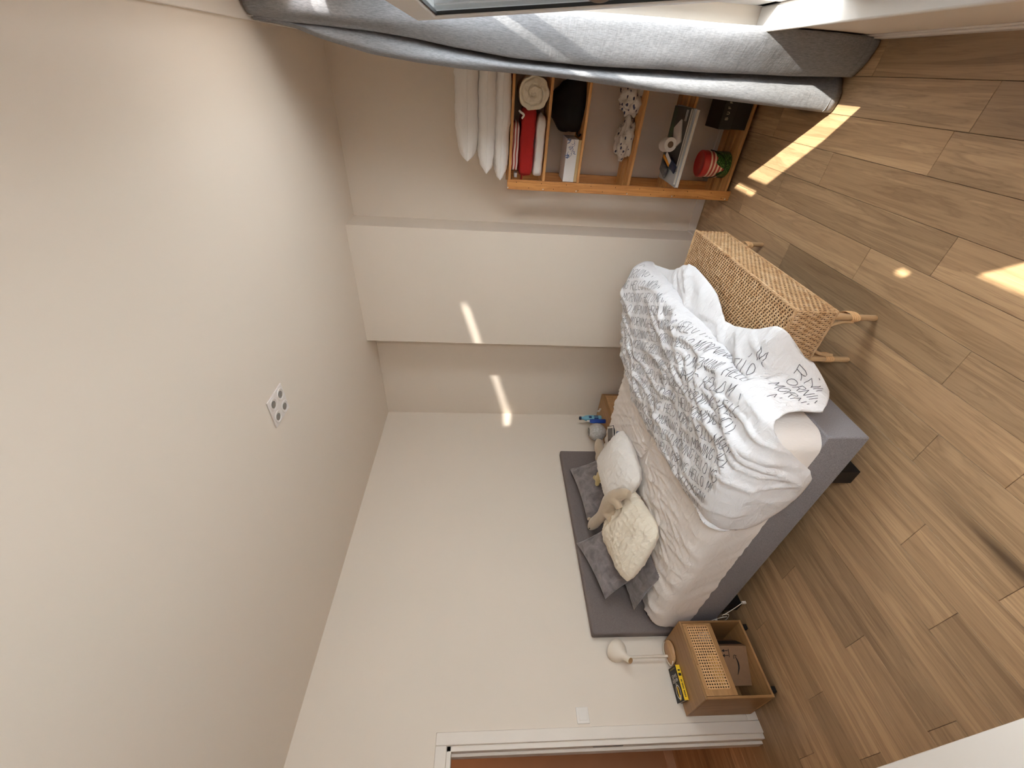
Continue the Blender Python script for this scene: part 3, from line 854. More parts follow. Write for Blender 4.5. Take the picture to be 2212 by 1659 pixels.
# ------------------------------------------------------------------ nightstands
def cane_panel(y0, y1, z0, z1, x, ny, nz_, th=0.004):
    """flat cane sheet with real holes, facing +x"""
    b = B(); dy = (y1-y0)/ny; dz = (z1-z0)/nz_
    for i in range(ny):
        for j in range(nz_):
            cy, cz = y0+(i+0.5)*dy, z0+(j+0.5)*dz; r = 0.31
            off = 0.0
            sq, ho = [], []
            for k in range(8):
                a = k*math.pi/4
                c_, s_ = math.cos(a), math.sin(a); m = max(abs(c_), abs(s_))
                sq.append((c_/m*0.5*dy, s_/m*0.5*dz)); ho.append((c_*r*dy, s_*r*dz))
            # square corners: use the true corners
            vs = [(x, cy+p[0], cz+p[1]) for p in sq] + [(x+0.0008, cy+p[0], cz+p[1]) for p in ho] + [(x-th, cy+p[0], cz+p[1]) for p in ho]
            fs = [(k, (k+1) % 8, 8+(k+1) % 8, 8+k) for k in range(8)] + [(8+k, 8+(k+1) % 8, 16+(k+1) % 8, 16+k) for k in range(8)]
            b.add(vs, fs)
    return b
def nightstand(x0, x1, y0, y1, z0, z1, label):
    t = thing('nightstand', label, 'nightstand', ((x0+x1)/2, (y0+y1)/2, 0), group='oak nightstands')
    w_ = 0.014
    obj('top', B().box(x0, x1, y0, y1, z1-w_, z1), M_OAKN, t, bevel=0.0015)
    obj('bottom', B().box(x0, x1, y0, y1, z0, z0+w_), M_OAKN, t, bevel=0.0015)
    for ya in (y0, y1-w_):
        obj('side', B().box(x0, x1, ya, ya+w_, z0+w_, z1-w_), M_OAKNZ, t, bevel=0.0015)
    obj('back', B().box(x0, x0+0.008, y0+w_, y1-w_, z0+w_, z1-w_), M_OAKNZ, t, smooth=False)
    zm = 0.268
    obj('shelf', B().box(x0+0.008, x1-0.02, y0+w_, y1-w_, zm-0.012, zm), M_OAKN, t, smooth=False)
    # drawer front: oak frame around a cane sheet
    a0, a1, c0, c1 = y0+w_+0.002, y1-w_-0.002, zm-0.004, z1-w_-0.002
    h0, h1, g0, g1 = y0+0.052, y1-0.034, 0.297, 0.441
    fr = B().box(x1-0.016, x1-0.001, a0, h0, c0, c1).box(x1-0.016, x1-0.001, h1, a1, c0, c1).box(x1-0.016, x1-0.001, h0, h1, c0, g0).box(x1-0.016, x1-0.001, h0, h1, g1, c1)
    d = obj('drawer_front', fr, M_OAKN, t, bevel=0.001)
    obj('cane_inset', cane_panel(h0, h1, g0, g1, x1-0.004, 22, 9), M_CANE, d, smooth=False)
    obj('drawer_shade_panel', B().box(x1-0.075, x1-0.070, a0, a1, c0+0.012, c1), M_DARK, t, smooth=False)  # dark panel stands in for the shade behind the cane
    # rounded cane frame and finger pull
    bp = []
    for (cy, cz, a0) in ((h1-0.012, g1-0.012, 0), (h0+0.012, g1-0.012, 90), (h0+0.012, g0+0.012, 180), (h1-0.012, g0+0.012, 270)):
        for i in range(6):
            an = math.radians(a0+18*i); bp.append((x1-0.002, cy+0.012*math.cos(an), cz+0.012*math.sin(an)))
    rb = B().tube(bp + bp[:1], 0.0035, 6)
    obj('inset_bead', rb, M_CANE, d)
    obj('finger_pull', B().box(x1-0.002, x1+0.004, y0+0.18, y0+0.285, 0.447, 0.459), M_OAKN, d, bevel=0.004, seg=3)
    for (fx, fy) in ((x0+0.03, y0+0.03), (x1-0.05, y0+0.03), (x0+0.03, y1-0.05), (x1-0.05, y1-0.05)):
        obj('foot', B().box(fx, fx+0.03, fy, fy+0.03, 0, z0), M_BLACK, t, smooth=False)
    return t
nightstand(-3.286, -2.930, 0.702, 1.142, 0.040, 0.481, 'oak nightstand with cane drawer front beside the door, open shelf below')
nightstand(-3.286, -2.930, 3.155, 3.600, 0.040, 0.481, 'oak nightstand half hidden behind the far side of the bed')
# things glimpsed through the cane
solo('wrapper', crumple((-2.968, 0.87, 0.320), (0.018, 0.085, 0.045), 21, 0.25), plain('yellow_wrapper', (232, 178, 60), 0.6, 0.2, 30), 'yellow wrapper showing through the cane drawer front', 'wrapper', ang=180)
solo('wrapper', crumple((-2.968, 1.055, 0.320), (0.018, 0.032, 0.05), 25, 0.25), plain('white_wrapper', (228, 226, 230), 0.6, 0.1, 30), 'white wrapper showing through the cane drawer front', 'wrapper', ang=180)
# cardboard box on the lower shelf
M_CARD = plain('cardboard', (150, 116, 88), 0.85, 0.06, 30, 0.1, 120)
cb = thing('cardboard_box', 'brown cardboard parcel with a curved arrow print on the nightstand shelf', 'box', (-3.06, 0.885, 0.054))
cm = T(-3.037, 0.903, 0.054) @ Rz(-33)
obj('carton', B().box(-0.16, 0, -0.115, 0.115, 0.0, 0.188, cm), M_CARD, cb, bevel=0.004)
obj('tape', B().box(-0.12, -0.04, 0.1152, 0.1162, 0.0, 0.1888, cm).box(-0.12, -0.04, -0.115, 0.1162, 0.1882, 0.1888, cm), M_BLACK, cb, smooth=False)
N1 = (cm.to_3x3() @ V((1, 0, 0)))
def front(pts, x=0.0012): return [cm @ V((x, y, z)) for y, z in pts]
pb = B()
pb.ribbon(front([(0.060, 0.132), (0.060, 0.165)]), 0.004, N1).ribbon(front([(0.088, 0.132), (0.088, 0.165)]), 0.004, N1).ribbon(front([(0.050, 0.128), (0.098, 0.128)]), 0.004, N1)
for yy in (0.060, 0.088):
    pb.add(front([(yy-0.010, 0.158), (yy+0.010, 0.158), (yy, 0.176)]), [(0, 1, 2)])
sm = [(-0.050+0.105*t, 0.098-0.026*math.sin(math.pi*(0.12+0.76*t))) for t in [k/18 for k in range(19)]]
for i in range(18):
    wd = 0.003 + 0.007*math.sin(math.pi*(i+0.5)/18)
    pb.ribbon(front([sm[i], sm[i+1]]), wd, N1)
pb.ribbon(front([(0.040, 0.098), (0.058, 0.098), (0.062, 0.093), (0.056, 0.078)]), 0.004, N1)
obj('printed_marks', pb, plain('print_black', (28, 24, 22), 0.8), cb, smooth=False, label='black curved arrow and this-way-up arrows', kind='stuff')
# table lamp
lamp = thing('table_lamp', 'cream table lamp with tilted bell shade and round wooden base', 'lamp', (-3.20, 1.045, 0.481))
M_CREAMP = plain('cream_lacquer', (226, 214, 198), 0.4, 0.02)
obj('base', B().lathe([(0.0, 0.482), (0.066, 0.482), (0.072, 0.487), (0.072, 0.499), (0.068, 0.503), (0.0, 0.503)], 40, T(-3.205, 1.047, 0)), M_LAMPW, lamp, ang=50)
obj('pole', B().tube([(-3.243, 1.035, 0.502), (-3.243, 1.035, 0.80)], 0.0092, 14), M_CREAMP, lamp)
ax = V((-0.105, 0.105, 0.062)).normalized()
q = ax.to_track_quat('Z', 'Y').to_matrix().to_4x4()
LM = T(-3.185, 0.995, 0.800) @ q
prof = [(0.020, -0.001), (0.022, 0.003), (0.022, 0.035), (0.025, 0.055), (0.036, 0.075), (0.054, 0.095), (0.068, 0.115), (0.075, 0.135), (0.077, 0.150), (0.074, 0.150), (0.070, 0.130), (0.050, 0.095), (0.02, 0.06), (0.0, 0.058)]
obj('shade', B().lathe(prof, 40, LM), M_CREAMP, lamp, ang=60)
obj('end_cap', B().lathe([(0.0, -0.003), (0.018, -0.003), (0.0195, 0.001), (0.0195, 0.004), (0.0, 0.004)], 28, LM), M_LAMPW, lamp, label='round wooden end cap')
obj('cord', B().tube(spline([(-3.262,1.140,0.470),(-3.27,1.125,0.490),(-3.272,1.09,0.508),(-3.27,1.04,0.507),(-3.25,0.985,0.506),(-3.215,0.968,0.507),(-3.185,0.972,0.507),(-3.172,0.98,0.506)], 8), 0.0036, 8), M_CREAMP, lamp)
# paperback
bk = thing('paperback', 'thick black paperback with yellow spine lying on the nightstand', 'book', (-3.22, 0.862, 0.481))
bm = T(-3.222, 0.862, 0.4815) @ Rz(-6)
obj('pages', B().box(-0.068, 0.066, -0.094, 0.094, 0.003, 0.027, bm), plain('page_edges', (214, 202, 184), 0.9, 0.05, 90), bk, smooth=False)
M_COVER = plain('black_cover', (18, 18, 21), 0.65, 0.05)
obj('cover', B().box(-0.07, 0.067, -0.0965, 0.0965, 0.027, 0.0285, bm).box(-0.07, 0.067, -0.0965, 0.0965, 0.001, 0.003, bm), M_COVER, bk, smooth=False)
M_YEL = plain('spine_yellow', (240, 200, 40), 0.45, 0.05)
obj('spine', B().box(0.067, 0.0695, -0.0965, 0.0965, 0.001, 0.0285, bm), M_YEL, bk, smooth=False, label='yellow spine')
M_TXT = plain('title_white', (226, 222, 214), 0.6)
def flat_text(b, txt, M, hgt, wid, gap, sw):
    """text on the local xy plane of M, baseline along +x, centred"""
    st, tot = lay_text(txt, hgt, wid, gap)
    n = (M.to_3x3() @ V((0, 0, 1)))
    for q_ in st:
        b.ribbon([M @ V((s-tot/2+gap/2, t, 0)) for s, t in q_], sw, n)
    return b
tb = B(); zt = 0.0292
for txt, yy, hg, wd in (('THE', 0.006, 0.009, 0.0075), ('HUNGER', 0.028, 0.018, 0.0125), ('GAMES', 0.052, 0.018, 0.0135)):
    flat_text(tb, txt, bm @ T(0.0, yy, zt) @ Rz(180), hg, wd, 0.0045, 0.0036 if hg > 0.01 else 0.0018)
obj('title', tb, M_TXT, bk, smooth=False, label='white title lettering')
ab = B()
for k in range(12):
    ab.box(-0.045+k*0.0075, -0.0395+k*0.0075, 0.080, 0.088, 0.0285, 0.0289, bm)
obj('author_line', ab, plain('dull_gold', (120, 104, 56), 0.6), bk, smooth=False, kind='stuff')
eb = B(); eb.ribbon([bm @ V((0.005+0.036*math.cos(a), -0.044+0.036*math.sin(a), zt)) for a in [k*math.pi/16 for k in range(33)]], 0.007, V((0,0,1)))
obj('emblem_ring', eb, M_TXT, bk, smooth=False)
obj('emblem_bar', B().box(-0.006, 0.014, -0.088, -0.016, 0.0286, 0.0290, bm).box(0.016, 0.026, -0.086, -0.062, 0.0286, 0.0290, bm), M_YEL, bk, smooth=False, kind='stuff')
sb = B()
for k in range(20):
    if k in (8, 16): continue
    sb.box(0.0695, 0.0699, -0.080+k*0.0048, -0.0765+k*0.0048, 0.010, 0.019, bm)
sb.box(0.0695, 0.0699, 0.034, 0.050, 0.005, 0.024, bm).box(0.0695, 0.0699, 0.062, 0.070, 0.006, 0.022, bm)
obj('spine_print', sb, M_COVER, bk, smooth=False, kind='stuff')
# charging cable behind the nightstand
cw = thing('charging_cable', 'thin white charging cable hanging beside the near nightstand', 'cable', (-2.93, 1.17, 0.0))
obj('wire', B().tube(spline([(-3.25,1.165,0.33),(-3.12,1.168,0.26),(-3.02,1.17,0.215),(-2.97,1.172,0.16),(-2.96,1.175,0.11),(-2.94,1.168,0.15),(-2.90,1.165,0.165),(-2.91,1.17,0.12),(-2.99,1.172,0.10),(-3.1,1.17,0.14),(-3.25,1.168,0.2)], 8), 0.0022, 6), M_TRIM, cw)
obj('plug_end', B().tube(spline([(-2.90,1.166,0.155),(-2.86,1.19,0.085),(-2.83,1.21,0.035)], 6), 0.0022, 6).box(-2.838, -2.822, 1.205, 1.22, 0.008, 0.035), M_TRIM, cw)
# things on the far nightstand
M_BLUE = plain('blue_plastic', (28, 70, 160), 0.3, 0.04)
M_LBL = plain('aqua_plastic', (126, 186, 206), 0.35, 0.06)
sb1 = thing('spray_bottle', 'dark blue spray bottle on the far nightstand, nearest the bed', 'bottle', (-3.07, 3.285, 0.481))
obj('bottle', B().lathe([(0.0, 0.482), (0.0225, 0.482), (0.024, 0.486), (0.024, 0.630), (0.021, 0.650), (0.013, 0.660), (0.0, 0.662)], 24, T(-3.07, 3.285, 0)), M_BLUE, sb1, ang=50)
obj('cap', B().lathe([(0.0, 0.66), (0.010, 0.66), (0.010, 0.684), (0.007, 0.69), (0.0, 0.69)], 16, T(-3.07, 3.285, 0)), M_TRIM, sb1, ang=50)
sb2 = thing('lotion_bottle', 'pale aqua lotion bottle with dark cap behind the blue bottle', 'bottle', (-3.16, 3.43, 0.481))
obj('bottle', B().lathe([(0.0, 0.482), (0.030, 0.482), (0.034, 0.49), (0.035, 0.62), (0.030, 0.665), (0.017, 0.695), (0.0, 0.697)], 28, T(-3.16, 3.43, 0)), M_LBL, sb2, ang=50)
obj('cap', B().lathe([(0.0, 0.695), (0.019, 0.695), (0.019, 0.715), (0.0, 0.715)], 20, T(-3.16, 3.43, 0)), M_LBL, sb2, ang=50)
obj('cap_band', B().lathe([(0.0, 0.715), (0.020, 0.715), (0.020, 0.733), (0.017, 0.737), (0.0, 0.737)], 20, T(-3.16, 3.43, 0)), plain('navy', (34, 42, 66), 0.4), sb2, ang=50)
lb = B()
lb.add([(-3.16+0.0356*math.cos(a), 3.43+0.0356*math.sin(a), z) for a in [math.radians(-75+15*k) for k in range(8)] for z in (0.60, 0.632)], [(2*k, 2*k+2, 2*k+3, 2*k+1) for k in range(7) if k in (2, 3, 4)])
lb.add([(-3.16+0.0356*math.cos(a), 3.43+0.0356*math.sin(a), z) for a in [math.radians(-75+15*k) for k in range(8)] for z in (0.52, 0.57)], [(2*k, 2*k+2, 2*k+3, 2*k+1) for k in (1, 2, 4, 5)])
obj('label_print', lb, plain('navy_print', (30, 60, 110), 0.5), sb2, kind='stuff')
M_GLOBE = NT('crackled_glass'); _v = M_GLOBE.coords()
M_GLOBE.p.inputs['Transmission Weight'].default_value = 0.0; M_GLOBE.rough(0.12); M_GLOBE.p.inputs['Alpha'].default_value = 0.6; M_GLOBE.p.inputs['IOR'].default_value = 1.15
M_GLOBE.col(M_GLOBE.ramp(M_GLOBE.noise(_v, 26, 5, 0.8, 1.2), [(0.45, lin((214, 210, 202))), (0.6, lin((252, 250, 248)))])); M_GLOBE.bump(M_GLOBE.noise(_v, 30, 4, 0.8), 0.3, 0.004)
M_GLOBE = M_GLOBE.m
gl = thing('glass_globe', 'clear crackled glass globe on the far nightstand beside the headboard', 'globe lamp', (-3.15, 3.195, 0.481))
gp = [(0.0, -0.098)] + [(0.1*math.sin(math.radians(a)), -0.1*math.cos(math.radians(a))) for a in range(16, 150, 6)] + [(0.048, 0.092)]
gpi = [(max(0, r-0.003), z) for r, z in gp[::-1]]; gpi[-1] = (0.0, -0.094)
obj('globe', B().lathe(gp + gpi, 36, T(-3.15, 3.195, 0.581)), M_GLOBE, gl, ang=60)
obj('collar', B().lathe([(0.0, 0.482), (0.034, 0.482), (0.034, 0.489), (0.0, 0.489)], 24, T(-3.15, 3.195, 0)), M_TRIM, gl, ang=50)
for dx, dy, hh, lab in ((-3.115, 3.515, 0.030, 'middle one of three tiny white figurines on the far nightstand'), (-3.145, 3.535, 0.036, 'tallest tiny white figurine, at the back of the far nightstand'), (-3.08, 3.50, 0.024, 'smallest tiny white figurine, at the front of the three')):
    solo('figurine', B().lathe([(0.0, 0.482), (0.010, 0.482), (0.011, 0.488), (0.006, 0.482+hh*0.5), (0.009, 0.482+hh*0.8), (0.0, 0.482+hh)], 14, T(dx, dy, 0)), M_TRIM, lab, 'figurine', 'tiny white figurines', ang=60)

# ------------------------------------------------------------------ pine shelf unit
shelf = thing('shelf_unit', 'tall open pine shelf unit of slatted boards against the far wall', 'shelf', (-0.26, 3.44, 0))
SX0, SX1, SY0, SY1 = -0.716, 0.195, 3.267, 3.61
SZ = [1.703, 1.452, 1.197, 0.812, 0.470, 0.052]
holes = B()
for sx in (SX0, SX1-0.068):
    for sy in (SY0, SY1-0.02):
        ps = obj('post', B().box(sx, sx+0.068, sy, sy+0.02, 0, 1.708), M_PINE, shelf, bevel=0.002)
for sx in (SX0, SX1-0.068):
    for k in range(18):
        z = 0.06+k*0.093
        for dxx in (0.017, 0.051):
            if (k + (dxx > 0.03)) % 2 == 0:
                holes.lathe([(0.0, 0.0), (0.0032, 0.0)], 8, T(sx+dxx, SY0-0.0006, z) @ Rx(90))
obj('peg_holes', holes, M_DARK, shelf, smooth=False, kind='stuff')
cp = B()
for z in SZ[:1] + [1.44, 1.19, 0.80, 0.45, 0.03]:
    cp.lathe([(0.0, 0.0015), (0.0042, 0.001), (0.0045, 0.0)], 10, T(SX0+0.012, SY0-0.0004, z) @ Rx(90))
obj('screw_caps', cp, M_TRIM, shelf, kind='stuff')
for zi, z in enumerate(SZ):
    for k in range(3):
        y0 = SY0+0.0205 + k*0.110
        obj('slat', B().box(SX0+0.012, SX1-0.012, y0, y0+0.080, z-0.018, z), M_PINEX, shelf, bevel=0.0015, seg=1)
    obj('crossbar', B().box(SX0+0.068, SX1-0.068, SY0+0.002, SY0+0.0195, z-0.018, z+0.001), M_PINEX, shelf, bevel=0.0015, seg=1)
    for sx in (SX0+0.02, SX1-0.044):
        obj('bearer', B().box(sx, sx+0.024, SY0+0.0205, SY1-0.0205, z-0.036, z-0.0185), M_PINEX, shelf, smooth=False)
# pillows on top
def shelf_pillow(cx, z0, w_, t_, seed, lab, dy=0.0):
    vs, fs = pillow(w_, 0.40, t_, seed=seed, wr=0.006, pinch=0.03, pw=4.5)
    o = solo('pillow', B().add(vs, fs, T(cx, 3.425+dy, z0+t_/2)), M_BEDW, lab, 'pillow', 'spare pillows on the shelf unit', ang=100)
    # piping along the front seam
    pts = [V((cx+0.5*w_*u, 3.425+dy-0.2*(1-0.03*(1-u*u))-0.001, z0+t_/2+0.004*nz(u*6, seed))) for u in [-0.98+1.96*k/40 for k in range(41)]]
    obj('piping', B().tube(pts, 0.0028, 6), M_BEDW, o)
shelf_pillow(-0.30, 1.706, 0.70, 0.115, 31, 'white spare pillow at the bottom of the stack on the shelf unit', -0.01)
shelf_pillow(-0.26, 1.800, 0.70, 0.13, 37, 'white spare pillow in the middle of the stack on the shelf unit', -0.02)
shelf_pillow(-0.19, 1.915, 0.70, 0.165, 43, 'plump white spare pillow at the top of the stack on the shelf unit', -0.015)
# upper shelf: textiles
def slab(x0, x1, y0, y1, z0, z1, seed, wr=0.006, rnd_=0.9):
    """soft folded textile: rounded slab"""
    b = B(); n = 40; m = 18
    def P(u, v):
        a = 2*math.pi*u; e_ = 0.42
        cy = abs(math.cos(a))**e_*(1 if math.cos(a) > 0 else -1); cz = abs(math.sin(a))**e_*(1 if math.sin(a) > 0 else -1)
        t = 2*v-1; end = (max(0, 1-abs(t)**8))**0.5*0.85+0.15
        if v in (0, 1): end = 0.0
        x = (x0+x1)/2 + (x1-x0)/2*t
        y = (y0+y1)/2 + (y1-y0)/2*cy*end; z = (z0+z1)/2 + (z1-z0)/2*cz*end
        k = wr*nz(x*14+seed, y*14, z*22) + wr*0.6*nz(x*30+seed, y*30, z*40)
        return V((x, y+k*cy, max(z0, z+k*cz*0.8)))
    return b.grid(lambda u, v: P(u, v), n, m, closed_u=True)
SH1 = SZ[1]+0.001
solo('bed_sheet', slab(-0.645, -0.235, 3.285, 3.56, SH1, SH1+0.072, 51), M_BEDW, 'white folded bed linen at the bottom of the textiles on the upper shelf', 'linen', 'folded textiles on the upper shelf', ang=180)
M_RED = linen('red_cloth', (170, 30, 26), 0.4, 12)
rb_ = slab(-0.648, -0.19, 3.275, 3.55, SH1+0.074, SH1+0.180, 57, 0.008)
rt = solo('blanket', rb_, M_RED, 'red folded cloth with white trim on the upper shelf', 'cloth', 'folded textiles on the upper shelf', ang=180)
obj('white_trim', B().tube(spline([(-0.27, 3.272, SH1+0.178), (-0.25, 3.268, SH1+0.165), (-0.235, 3.266, SH1+0.185), (-0.225, 3.268, SH1+0.2)], 6), [0.007]*19, 6), M_TRIM, rt)
obj('hanging_corner', B().add([(-0.725, 3.30, 1.60), (-0.725, 3.42, 1.60), (-0.728, 3.36, 1.562), (-0.72, 3.30, 1.60), (-0.72, 3.42, 1.60), (-0.723, 3.36, 1.562)], [(0,1,2),(3,5,4),(0,2,5,3),(1,4,5,2),(0,3,4,1)]).box(-0.722, -0.60, 3.31, 3.41, 1.598, 1.604), M_RED, rt, smooth=False)
def stripes(name, a, b_, axis, freq):
    k = NT(name); tc = k.n('ShaderNodeTexCoord'); sp = k.n('ShaderNodeSeparateXYZ'); k.l(tc.outputs['Object'], sp.inputs[0])
    f = k.math('ADD', k.math('MULTIPLY', sp.outputs[axis], freq), k.math('MULTIPLY', k.noise(k.coords(), 8, 2), 0.8))
    k.col(k.ramp(k.math('PINGPONG', f, 0.5), [(0.22, lin(a)), (0.28, lin(b_))])); k.rough(0.9); return k.m
solo('towel', slab(-0.61, -0.285, 3.28, 3.52, SH1+0.181, SH1+0.236, 61, 0.005), stripes('red_white_stripes', (226, 214, 206), (168, 72, 66), 'Z', 48), 'red and white striped cloth folded on top of the red one', 'cloth', 'folded textiles on the upper shelf', ang=180)
# rolled duvet
rl = B(); rc = V((-0.125, 3.40, SH1+0.105))
def rolls(u, v):
    a = 2*math.pi*u; r = 0.097 + 0.008*nz(math.cos(a)*2, math.sin(a)*2, v*3) + 0.006*nz(math.cos(a)*5, math.sin(a)*5, v*6)
    if v < 0.5:
        t = v/0.5; y = -0.125 - 0.012*math.sin(math.pi*min(1, t*1.2)); rr = r*t
        sp = 0.018*max(0, 1-abs(math.sin(a*0.5+t*7.0))*2.4) + 0.008*nz(math.cos(a)*t*5, math.sin(a)*t*5, 3)
        y += sp*math.sin(math.pi*t)*1.3
    else:
        t = (v-0.5)/0.5; y = -0.125 + 0.30*t; rr = r
    return rc + V((rr*math.cos(a), y, max(-0.104, rr*math.sin(a)*1.03)))
rl.grid(rolls, 56, 40, closed_u=True)
solo('rolled_duvet', rl, M_CREAMD, 'cream duvet rolled up beside the red cloth on the upper shelf', 'duvet', ang=180)
solo('small_box', B().box(-0.645, -0.615, 3.33, 3.40, SH1+0.183, SH1+0.205), plain('white_carton', (205, 200, 192), 0.7), 'tiny white box at the left end of the upper shelf', 'box', bevel=0.002)
# second shelf: black bag, white box on a beige book
SH2 = SZ[2]+0.001
M_BAG = plain('black_cloth', (10, 10, 11), 0.95, 0.2, 30)
bgb = crumple((0, 0, 0), (0.158, 0.13, 0.15), 71, 0.10, 40, 24)
bgb.v = [V((p.x-0.19, p.y+3.44, SH2+max(0, p.z+0.075))) for p in bgb.v]
bag = solo('bag', bgb, M_BAG, 'rounded black cloth bag on the second shelf from the top', 'bag', ang=180)
obj('drawstring', B().tube(spline([(-0.33, 3.34, SH2+0.03), (-0.345, 3.31, SH2+0.035), (-0.352, 3.30, SH2+0.02), (-0.34, 3.30, SH2+0.01)], 6), 0.006, 6), M_BAG, bag)
solo('book', B().box(-0.644, -0.375, 3.275, 3.50, SH2, SH2+0.022), plain('beige_book', (190, 160, 112), 0.7), 'beige book lying under the white box on the second shelf', 'book', bevel=0.002)
wb = thing('white_box', 'flat white box with a blue ink drawing on the second shelf', 'box', (-0.51, 3.39, SH2+0.022))
obj('carton', B().box(-0.645, -0.372, 3.272, 3.49, SH2+0.0222, SH2+0.102), plain('white_card', (226, 222, 220), 0.6), wb, bevel=0.002)
ib = B(); jr = random.Random(11)
for k in range(16):
    cx, cz = -0.42+jr.uniform(-0.05, 0.04), SH2+0.064+jr.uniform(-0.028, 0.028); r = jr.uniform(0.006, 0.014)
    a0 = jr.uniform(0, 6)
    ib.ribbon([V((cx+r*math.cos(a0+t*0.6)*(1+0.3*math.sin(t)), 3.2712, cz+r*0.9*math.sin(a0+t*0.6))) for t in range(7)], 0.0022, V((0, -1, 0)))
for k in range(10):
    cx, cz = -0.43+jr.choice((-0.04, 0.045))+jr.uniform(-0.014, 0.014), SH2+0.085+jr.uniform(-0.014, 0.010)
    ib.ribbon([V((cx, 3.2711, cz)), V((cx+jr.uniform(-0.008, 0.008), 3.2711, cz+0.010)), V((cx+jr.uniform(-0.01, 0.01), 3.2711, cz+0.014))], 0.005, V((0, -1, 0)))
obj('ink_drawing', ib, plain('blue_ink', (66, 92, 140), 0.7), wb, smooth=False, label='blue ink scribble of flowers and letters')
# third shelf: two bundles of patterned cloth
def dots_mat():
    k = NT('spotted_cloth'); vo = k.n('ShaderNodeTexVoronoi'); vo.inputs['Scale'].default_value = 24; k.l(k.coords('Object', (1, 1, 1.7)), vo.inputs['Vector'])
    k.col(k.ramp(vo.outputs['Distance'], [(0.24, lin((58, 58, 82))), (0.30, lin((206, 196, 184)))])); k.rough(0.9)
    k.bump(k.noise(k.coords(), 24, 4, 0.7, 0.6), 0.6, 0.012); return k.m
M_SPOT = dots_mat()
SH3 = SZ[3]+0.001
for (cx, w_, hh, sd_, lab) in ((-0.125, 0.095, 0.085, 81, 'crumpled spotted cloth bundle next to the curtain on the middle shelf'), (-0.365, 0.125, 0.068, 89, 'crumpled spotted cloth bundle in the open on the middle shelf')):
    cbn = crumple((0, 0, 0), (w_, 0.085, hh), sd_, 0.42, 46, 30)
    cbn.v = [V((p.x+cx, p.y+3.42, SH3+max(0, p.z+hh*0.5))) for p in cbn.v]
    solo('cloth_bundle', cbn, M_SPOT, lab, 'cloth', 'spotted cloth bundles', ang=180)
# fourth shelf: large books with clutter on them
SH4 = SZ[4]+0.001
def book(z0, z1, x0, x1, y0, y1, rz, cover, page, label, band=None):
    t = thing('book', label, 'book', ((x0+x1)/2, (y0+y1)/2, z0), group='large books on the lower shelf')
    M = T((x0+x1)/2, (y0+y1)/2, 0) @ Rz(rz); a, c = (x1-x0)/2, (y1-y0)/2
    obj('pages', B().box(-a+0.003, a-0.003, -c+0.003, c, z0+0.002, z1-0.002, M), page, t, smooth=False)
    obj('cover', B().box(-a, a, -c, c, z1-0.002, z1, M).box(-a, a, -c, c, z0, z0+0.002, M), cover, t, smooth=False)
    return t, M, a, c
M_PAGE = plain('book_pages', (206, 198, 184), 0.8, 0.05, 60)
M_GREYB = plain('grey_cover', (176, 178, 178), 0.5, 0.1, 8)
book(SH4, SH4+0.022, -0.62, -0.145, 3.15, 3.50, -1, M_GREYB, M_PAGE, 'pale grey large book at the bottom of the stack on the lower shelf')
t, M, a, c = book(SH4+0.0225, SH4+0.040, -0.61, -0.15, 3.17, 3.48, 1.5, M_GREYB, M_PAGE, 'grey large book in the middle of the stack on the lower shelf')
t, M, a, c = book(SH4+0.0405, SH4+0.054, -0.52, -0.145, 3.165, 3.46, 0.5, plain('dark_photo_cover', (52, 50, 46), 0.35, 0.5, 14), M_PAGE, 'dark photo magazine on top of the book stack')
tl = B()
for k in range(10): tl.box(a-0.075+k*0.0065, a-0.0695+k*0.0065, -c+0.035, -c+0.043, SH4+0.054, SH4+0.0545, M)
for k in range(10): tl.box(a-0.075+k*0.0065, a-0.0695+k*0.0065, -c+0.055, -c+0.063, SH4+0.054, SH4+0.0545, M)
obj('cover_print', tl, M_TXT, t, smooth=False, kind='stuff')
obj('cover_photo', B().box(-0.05, a-0.01, c-0.075, c-0.012, SH4+0.054, SH4+0.0544, M), plain('green_photo', (56, 76, 44), 0.4, 0.5, 30), t, smooth=False)
ZT = SH4+0.0548
nbk = thing('notebook', 'plain white notebook lying askew on the dark magazine', 'notebook', (-0.30, 3.25, ZT))
nm_ = T(-0.305, 3.27, ZT) @ Rz(32)
obj('pages', B().box(-0.072, 0.072, -0.055, 0.055, 0.0, 0.008, nm_), M_PAGE, nbk, smooth=False)
obj('cover', B().box(-0.074, 0.074, -0.057, 0.057, 0.008, 0.0095, nm_), plain('white_cover', (222, 212, 204), 0.6), nbk, smooth=False)
pr_ = thing('paper_roll', 'white paper roll lying on its side on the book stack', 'paper roll', (-0.375, 3.30, ZT+0.01))
pm = T(-0.372, 3.30, ZT+0.0455) @ Rz(8) @ Rx(90)
obj('roll', B().lathe([(0.020, -0.055), (0.044, -0.055), (0.045, -0.05), (0.045, 0.05), (0.044, 0.055), (0.020, 0.055)], 36, pm), plain('tissue_white', (232, 226, 218), 0.9), pr_, ang=50)
obj('core', B().lathe([(0.0205, -0.0545), (0.019, -0.054), (0.019, 0.0555), (0.0205, 0.0555)], 24, pm), plain('roll_core', (120, 96, 74), 0.9), pr_, ang=50)
def case(name, M, sx, sy, sz, m, label, cat, grp=None):
    vs, fs = pillow(sx, sy, sz, seed=len(name), wr=0.002, pinch=0.02, n=16, pw=6)
    return solo(name, B().add(vs, fs, M), m, label, cat, grp, ang=70)
case('pouch', T(-0.535, 3.34, ZT+0.013) @ Rz(70), 0.13, 0.07, 0.024, plain('grey_patterned', (96, 92, 90), 0.8, 0.6, 60), 'grey patterned pouch at the left end of the book stack', 'pouch')
case('pouch', T(-0.485, 3.20, ZT+0.013) @ Rz(74), 0.15, 0.05, 0.024, plain('navy_cloth', (30, 36, 58), 0.8, 0.3, 30), 'navy pouch at the front left of the book stack', 'pouch')
